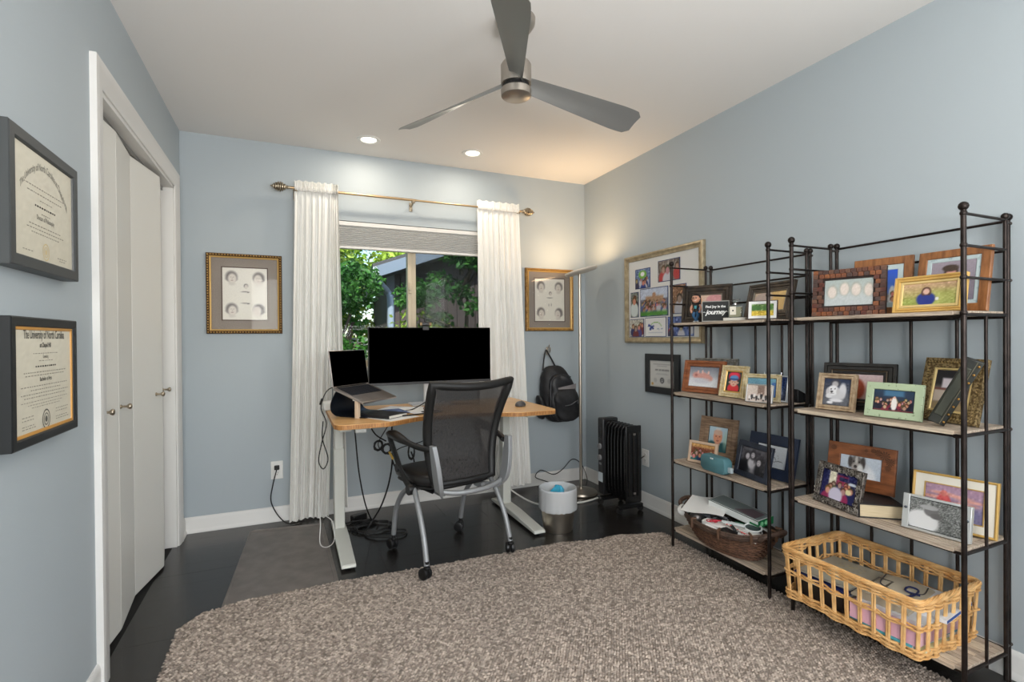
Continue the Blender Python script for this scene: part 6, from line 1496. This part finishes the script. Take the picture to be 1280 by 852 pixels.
tree('loose tree with bright leaves by the downspout, left pane', .72, 7.4, 2.3, .55, lf_b, 3000, .08, 7, .2, 'garden_shrub', 'shrub', 'shrubs outside the window')
def bush(label, x, y, rx, ry, h, mt, n, size, seed, asp=.55):
    t = thing('garden_shrub', label, 'shrub', (x, y, GZ), 0, 'shrubs outside the window'); rg = random.Random(seed)
    st = MB(); bl = []
    for k in range(8):
        a = rg.uniform(0, 6.28); p = (rx*.6*cos(a), ry*.6*sin(a), h*rg.uniform(.4,.8)); st.tube([(0,0,0), (p[0]*.5,p[1]*.5,p[2]*.6), p], [.02,.014,.006], 5); bl.append((p[0],p[1],p[2],rx*.5,ry*.5,h*.26))
    obj('stem', st, bark, t)
    V, F = leaves(bl, n, size, seed, asp); o = link('foliage', leafmesh(V, F, mt), t); o['kind'] = 'stuff'
bush('broad-leaved teal-green shrub low outside, left of the monitor', .45, 5.2, .55, .45, 1.55, lf_c, 1500, .12, 11, .8)
bush('broad-leaved shrub low outside at the right window corner', 2.45, 5.3, .5, .45, 1.75, lf_c, 1500, .13, 12, .8)
bush('dark green low shrub outside below the left pane', -.35, 6.0, .8, .5, 1.3, lf_b, 2500, .09, 13)
bush('leafy shrub against the dark siding in the right pane', 1.75, 7.0, .6, .4, 2.2, lf_d, 1800, .08, 14)

tree('dense green tree far outside, low behind the fence', .2, 15.0, 5.0, 2.2, lf_a, 12000, .15, 21, 0)
tree('dense dark tree far outside, left edge of the window view', -3.6, 14.0, 6.0, 2.4, lf_b, 12000, .16, 22, 0)
hs = thing('neighbour_house', 'dark brown board-sided house with grey gutters outside the window', 'house', (1.51, 8.5, GZ), R(-6))
sid = M('siding_brown', (70,58,58), .8, col2=(56,46,48), nscale=3, stretch=(6,6,.5))
bd = M('siding_board', (64,53,54), .8)
WL, WH = 9.0, 2.80
obj('wall', MB().box(0,WL,0,6,0,WH).add([(0,0,WH),(WL,0,WH),(WL/2,0,WH+1.6),(0,6,WH),(WL,6,WH),(WL/2,6,WH+1.6)], [(0,1,2),(5,4,3),(0,2,5,3),(2,1,4,5)]), sid, hs, smooth=0)
bmsh = MB().box(-.072,.072,-.03,0,0,WH-.02).mesh('siding_board', bd)
for k in range(30): link('siding_board', bmsh, hs, (.10+k*.16, 0, 0), bevel=.004, seg=1)
bmsh2 = MB().box(-.03,0,-.072,.072,0,WH-.02).mesh('siding_board', bd)
for k in range(12): link('siding_board', bmsh2, hs, (0, .10+k*.16, 0))
obj('corner_board', MB().box(-.035,.09,-.045,.05,0,WH), M('corner_grey', (92,92,100), .6), hs)
# roof with pale fascia along the gable, gutter along the side
gr_ = M('fascia_grey', (104,114,132), .6); gt = M('gutter_grey', (128,140,158), .4, .3)
sl = math.atan2(1.6, WL/2)
Mr = Matrix.Translation((-.16,-.45,WH-.10)) @ Matrix.Rotation(-sl,4,'Y')
obj('fascia', MB().box(0,5.1,-.03,0,0,.17).xf(Mr), gr_, hs, bevel=.004)
obj('roof', MB().box(-.05,5.15,-.03,6.6,.17,.22).xf(Mr), M('roof_shingle', (70,68,72), .9), hs)
obj('soffit', MB().box(0,5.1,0,.46,0,.02).xf(Mr), M('soffit_dark', (84,86,96), .7), hs)
obj('gutter', MB().rings([[Vector((-.16+x, y, WH-.07+z)) for x, z in ((-.10,.12),(-.11,.10),(-.10,.02),(-.07,-.01),(0,-.01),(0,.12),(-.015,.12),(-.015,.01),(-.07,.01),(-.085,.03),(-.09,.12))] for y in (-.46,6.2)], True, True), gt, hs, smooth=0)
obj('gutter_end', MB().box(-.27,-.16,-.475,-.46,WH-.08,WH+.06), M('gutter_white', (184,190,196), .4), hs)
dsp = spline([(-.20,-.33,WH-.06),(-.19,-.32,WH-.14),(-.12,-.22,WH-.22),(-.03,-.07,WH-.30),(.02,-.07,WH-.46),(.02,-.07,WH-1.2),(.02,-.07,.2)], 5)
obj('downspout', MB().tube(dsp, .055, 8), M('downspout_grey', (140,152,172), .4, .2), hs, smooth=60)
fc = thing('garden_fence', 'white slatted garden fence outside by the house corner', 'fence', (.55, 9.6, GZ), R(10))
pm = MB().box(-.04,.04,-.012,.012,0,1.75).mesh('fence_slat', M('fence_pale', (120,128,126), .7))
for k in range(9): link('fence_slat', pm, fc, (k*.105, 0, 0))
obj('fence_rail', MB().box(-.05,.9,.012,.04,.3,.38).box(-.05,.9,.012,.04,1.5,1.58), M('fence_pale'), fc)
wdk = thing('planter_box', 'orange-brown wooden planter outside behind the webcam', 'planter', (1.62, 6.35, GZ), R(-5))
for k in range(8): link('planter_board', (MB().box(-.55,.55,-.015,.015,-.085,.085).mesh('planter_board', M('cedar', (168,110,74), .7, col2=(132,82,52), nscale=6, stretch=(1,8,8)))) if k == 0 else bpy.data.objects['planter_board'].data, wdk, (0, 0, .09+.18*k))
obj('planter_side', MB().box(-.55,-.52,.0,.4,0,1.45).box(.52,.55,.0,.4,0,1.45).box(-.55,.55,.37,.4,0,1.45), M('cedar'), wdk)
tg = tag(obj('garden_ball', MB().ball((0,0,0), .075, 18, 1.8, 1, 1).xf(Matrix.Identity(4)), M('ball_blue_white', (186,206,236), .4, col2=(40,60,110), nscale=5, mix=(.5,.56)), loc=(.66,6.1,.42+.0), smooth=60), 'small blue and white rounded ornament outside among the leaves, left pane', 'garden ornament')
stk = tag(obj('garden_stake', MB().tube([(0,0,0),(0,0,.95)], .012, 6), M('stake_dark', (40,44,40), .7), loc=(.66,6.12,GZ)), 'thin dark garden stake under the blue and white ornament', 'stake')
